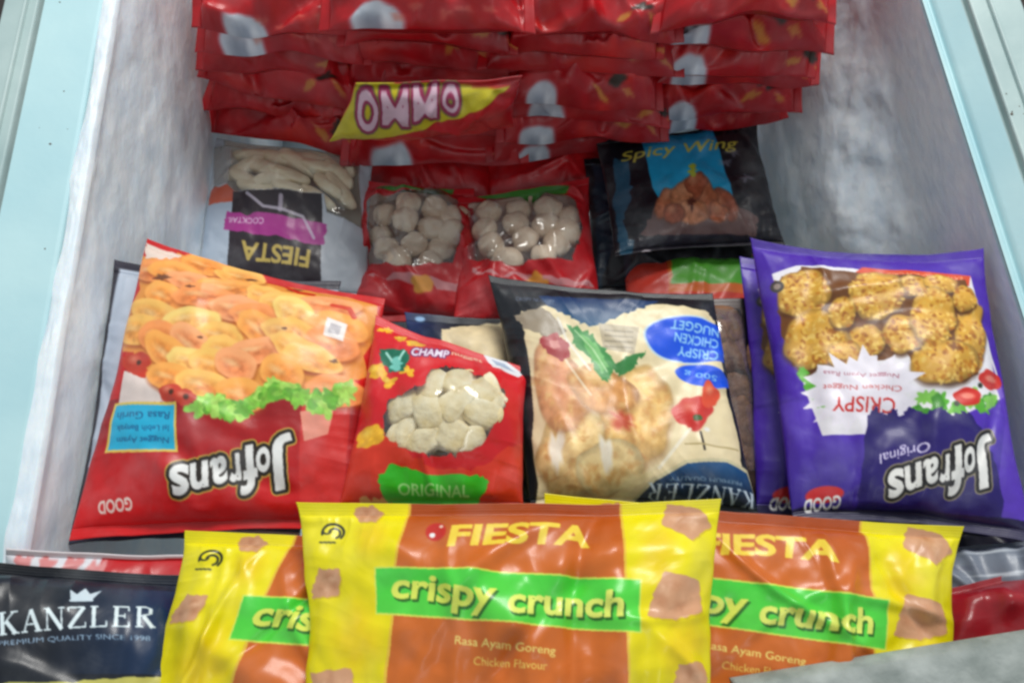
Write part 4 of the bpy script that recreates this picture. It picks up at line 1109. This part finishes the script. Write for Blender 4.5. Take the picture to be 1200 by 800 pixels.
def art_ball(quad, sd):
    a = Art(box_of(quad), rgb(184, 24, 32))
    q = np.array(quad); c = q.mean(0); x0 = q[:, 0].min(); x1 = q[:, 0].max(); y0 = q[:, 1].min()
    w = x1 - x0
    a.poly([(x0 + .2 * w, y0 + 6), (x1 - .22 * w, y0 + 10), (x1 - .24 * w, y0 + 26), (x0 + .16 * w, y0 + 22)], rgb(64, 128, 48), wob=1, seed=sd)
    a.poly([(x0 + .1 * w, y0 + 122), (x0 + .5 * w, y0 + 128), (x1 - .05 * w, y0 + 134), (x1 - .1 * w, y0 + 140), (x0 + .4 * w, y0 + 134)], rgb(206, 196, 196), a=.6, wob=2, seed=sd + 1)
    a.blob(x0 + .55 * w, y0 + 136, 14, 10, rgb(220, 150, 60), wob=.2, seed=sd, soft=.2); a.blob(x0 + .8 * w, y0 + 90, 8, 8, rgb(60, 70, 60), wob=.3, seed=sd, soft=.3)
    win = [(x0 + .1 * w, y0 + 34), (x0 + .4 * w, y0 + 24), (x0 + .8 * w, y0 + 30), (x0 + .88 * w, y0 + 74), (x0 + .78 * w, y0 + 112), (x0 + .4 * w, y0 + 120), (x0 + .1 * w, y0 + 106)]
    m_w, m = a.polymask(wobble(win, 1.5, sd)); a.alpha[m_w] = 1 - m
    a.grain(.07, .06, 380 + sd)
    return a
ball = [lumpy('meat_ball', (.0175, .0165, .0135), MAT_BALL, 120 + k, sub=4, amp=.07) for k in range(4)]
for nm, sd, lab in (('ball_a', 1, 'small red pouch with clear round window of pale balls, next to the sausage stick pouch'), ('ball_b', 2, 'small red pouch with window of pale balls, next to the black and cyan pouch')):
    quad = {'ball_a': [(424, 210), (556, 222), (566, 384), (414, 376)], 'ball_b': [(536, 232), (690, 208), (706, 374), (530, 390)]}[nm]
    q = np.array(quad); x0, x1, y0 = q[:, 0].min(), q[:, 0].max(), q[:, 1].min(); w = x1 - x0
    pts = [(x0 + fx * w, y0 + fy, 1.0, sd + k) for k, (fx, fy) in enumerate(((.24, 46), (.44, 40), (.64, 44), (.80, 52), (.2, 68), (.42, 62), (.62, 66), (.78, 74), (.26, 90), (.48, 86), (.7, 90), (.36, 108), (.6, 108)))]
    pouch('ball_pouch', nm, art_ball(quad, sd), quad, lab, 'pouch', 'small red pouches of frozen balls', T=.045, nu=130, nv=160, seal=.05, seed=85 + sd, mat=FILM_WINDOW, back=rgb(214, 180, 160),
          crease=.007, ncrease=18, wr=.004, pieces=(ball, spots_of(quad, pts), 'meat_ball'))

QW = [(698, 168), (886, 142), (920, 288), (720, 304)]
def art_wing():
    a = Art(box_of(QW), rgb(22, 20, 28))
    a.vgrad([(748, 160), (832, 148), (858, 246), (764, 246)], rgb(20, 128, 178), rgb(24, 160, 206), 150, 230)
    a.poly([(740, 236), (760, 226), (770, 246), (750, 256)], rgb(22, 20, 28))
    a.poly([(716, 188), (732, 190), (736, 232), (728, 260), (748, 300), (728, 302), (716, 240)], rgb(44, 108, 140), a=.7, wob=1.5, seed=2)
    a.text('Spicy Wing', 794, 181, 138, 18, -6, rgb(196, 180, 70), bold=.01, shear=.35)
    a.poly([(748, 278), (766, 246), (800, 236), (840, 244), (884, 256), (884, 276), (800, 282)], rgb(104, 76, 72), wob=1.5, seed=5)
    rs = np.random.default_rng(8)
    for k, (x, y, rx, ry, ro) in enumerate(((776, 246, 12, 20, 30), (846, 246, 14, 22, -45), (798, 240, 18, 24, 15), (824, 240, 16, 24, -18), (812, 224, 14, 16, 0), (808, 256, 22, 14, 0), (838, 256, 14, 12, 10), (786, 258, 14, 11, 0))):
        a.blob(x, y, rx, ry, [rgb(176, 100, 66), rgb(156, 80, 52), rgb(196, 124, 84)][k % 3], rot=ro, wob=.1, seed=k, soft=.15, tex=.3, tscale=.25, light=rgb(226, 168, 130), rim=.35)
    a.blob(806, 246, 6, 9, rgb(90, 40, 26), wob=.2, seed=4, soft=.5); a.blob(808, 207, 7, 6, rgb(166, 170, 50), wob=.3, seed=3, soft=.3)
    for (x, y) in ((858, 184), (872, 214), (848, 196)):
        a.blob(x, y, 9, 5, rgb(150, 146, 160), wob=.4, seed=x, soft=.6, a=.55)
    a.poly([(742, 280), (884, 276), (890, 290), (740, 296)], rgb(38, 34, 44))
    a.blob(757, 294, 7, 4, rgb(190, 180, 186), soft=.3)
    a.grain(.06, .1, 391)
    return a
pouch('wing_pouch', 'wing', art_wing(), [(x, y - 8) for x, y in QW], 'black pouch with cyan panel and brown wings on a board, beside the thick pink-grey frost', 'pouch', T=.045, nu=210, nv=170, seal=.03, seed=91, back=rgb(22, 20, 28), mat=FILM, curl=.008)
def art_blacklow():
    a = Art((-4, -4, 204, 204), rgb(24, 22, 30))
    a.poly([(8, 10), (22, 12), (26, 120), (12, 200), (4, 200)], rgb(40, 66, 92), a=.6, wob=2, seed=2); a.stroke([(40, 6), (36, 100), (44, 200)], 7, rgb(52, 50, 66))
    a.grain(.08, .06, 393)
    return a
pouch('wing_pouch', 'black_low', art_blacklow(), QS, 'black pouch with blue-grey side showing below the cyan-panel pouch', 'pouch', T=.04, nu=110, nv=120, seal=.05, seed=93, crease=.005, back=rgb(22, 20, 28))
def art_greenorange():
    a = Art((-4, -4, 204, 204), rgb(206, 60, 44))
    a.poly([(60, -4), (204, -4), (204, 110), (56, 110)], rgb(210, 104, 44)); a.poly([(66, 10), (204, 6), (204, 86), (60, 90)], rgb(84, 164, 48), wob=1.5, seed=3)
    a.grain(.06, .06, 395)
    return a
pouch('patty_pouch', 'green_orange', art_greenorange(), QS, 'red and orange pouch with a green band below the cyan-panel pouch', 'pouch', T=.035, nu=110, nv=70, seal=.06, seed=95)

# ---- red stacks at the far end
def art_stack(sd):
    rs = np.random.default_rng(sd)
    a = Art((-4, -4, 204, 204), rgb(196, 18, 28))
    a.vgrad([(-4, 100), (204, 100), (204, 204), (-4, 204)], rgb(206, 22, 30), rgb(172, 14, 24), 120, 204)
    for k in range(5):
        a.blob(200 * rs.random(), 160 + 44 * rs.random(), 14 + 20 * rs.random(), 8, [rgb(150, 10, 20), rgb(214, 44, 34)][k % 2], wob=.2, seed=sd + k, a=.6, soft=.6)
    if sd % 3 != 0:
        x = 2 + 40 * rs.random(); w = 32 + 20 * rs.random(); y = 7 * rs.random()
        tall = 9 + 9 * rs.random()
        a.blob(x + w * .5, 198 + y * .4, w * .6, tall, rgb(196, 202, 212), wob=.04, seed=sd, soft=.22)
        a.blob(x + w * .42, 199 + y * .4, w * .34, tall * .55, rgb(140, 150, 166), wob=.1, seed=sd + 1, soft=.7, a=.8)
        a.blob(x + w * .7, 197 + y * .4, w * .16, tall * .4, rgb(230, 234, 240), wob=.1, seed=sd + 2, soft=.8, a=.8)
    if sd % 3 != 1:
        xx = 96 + 70 * rs.random()
        a.blob(xx + 10, 190, 12, 3.5, rgb(206, 150, 52), rot=-25 + 60 * rs.random(), wob=.25, seed=sd + 7, soft=.4, a=.8)
        a.blob(xx + 30, 182, 12, 6, rgb(44, 36, 26), wob=.3, seed=sd, soft=.4)
        a.blob(xx + 44, 192, 9, 3, rgb(210, 140, 60), rot=20, wob=.3, seed=sd + 3, soft=.4, a=.8)
    else:
        for k in range(5): a.blob(70 + 22 * k + 8 * rs.random(), 188 + 8 * rs.random(), 8, 3, rgb(206, 110, 90), wob=.3, seed=sd + k, soft=.5, a=.6)
    a.grain(.14, .05, 400 + sd)
    return a
stack_art = [art_stack(500 + k) for k in range(11)]
QT = [(416, 98), (612, 92), (602, 152), (386, 166)]
def art_triangle():
    a = Art(box_of(QT), rgb(176, 18, 28))
    a.poly([(384, 168), (418, 96), (600, 98), (560, 112), (440, 150), (408, 160)], rgb(196, 182, 26))
    a.poly([(400, 168), (440, 152), (560, 114), (620, 96), (620, 170)], rgb(190, 20, 30)); a.poly([(420, 158), (470, 144), (500, 144), (470, 156)], rgb(214, 60, 30), a=.8)
    for k, (ch, x, y, w, h) in enumerate((('O', 430, 121, 26, 38), ('M', 464, 116, 32, 30), ('M', 500, 110, 28, 23), ('O', 530, 106, 20, 17))):
        a.text(ch, x, y, w, h, -3, rgb(214, 180, 196), bold=.03, outlines=((4.5, rgb(120, 104, 60)), (3.2, rgb(146, 26, 74))))
    a.grain(.08, .08, 431)
    return a
pouch('red_pouch', 'triangle_red', art_triangle(), QT, 'red pouch with yellow triangle and lettering, leaning on the far stacks', 'pouch', 'red pouches stacked at the far end', T=.035, nu=200, nv=90, seal=.06, seed=99,
      mat=FILM_STACK, crease=.003, back=rgb(170, 16, 26))
ORD = ['lowest', 'second lowest', 'third lowest', 'fourth lowest', 'fifth lowest', 'sixth lowest', 'topmost']
COLN = {'a': 'beside the bluish frosted wall', 'b': 'above the small red ball pouches', 'c': 'second from the pink-grey frost', 'd': 'next to the pink-grey frost'}
for c in 'abcd':
    n_ = sum(1 for k in PLACES if k.startswith('stack_' + c))
    for i in range(n_):
        word = 'topmost' if i == n_ - 1 else ORD[i]
        pouch('red_pouch', 'stack_%s%d' % (c, i), stack_art[(i * 3 + ord(c) * 5) % 11], [(0, 200), (0, 0), (200, 0), (200, 200)], 'glossy red pouch, %s in the far stack %s' % (word, COLN[c]), 'pouch',
              'red pouches stacked at the far end', T=.047, nu=120, nv=120, seal=.05, seed=200 + 10 * i + ord(c), mat=FILM_STACK, wr=.005, crease=.010, ncrease=22, near_droop=.026, seal_wave=.010,
              back=rgb(170, 16, 26), low=.5, puff=(3.2, .5), pinch=.015)
for k, nm in enumerate(('red_low_a', 'red_low_b')):
    pouch('red_pouch', nm, stack_art[k + 2], QS, 'dark red pouch lying flat in the hollow %s' % ('behind the sausage stick pouch', 'behind the cyan-panel pouch')[k], 'pouch', 'red pouches stacked at the far end',
          T=.05, nu=110, nv=100, seal=.05, seed=300 + k, mat=FILM_STACK, wr=.004, crease=.006, back=rgb(150, 16, 26))
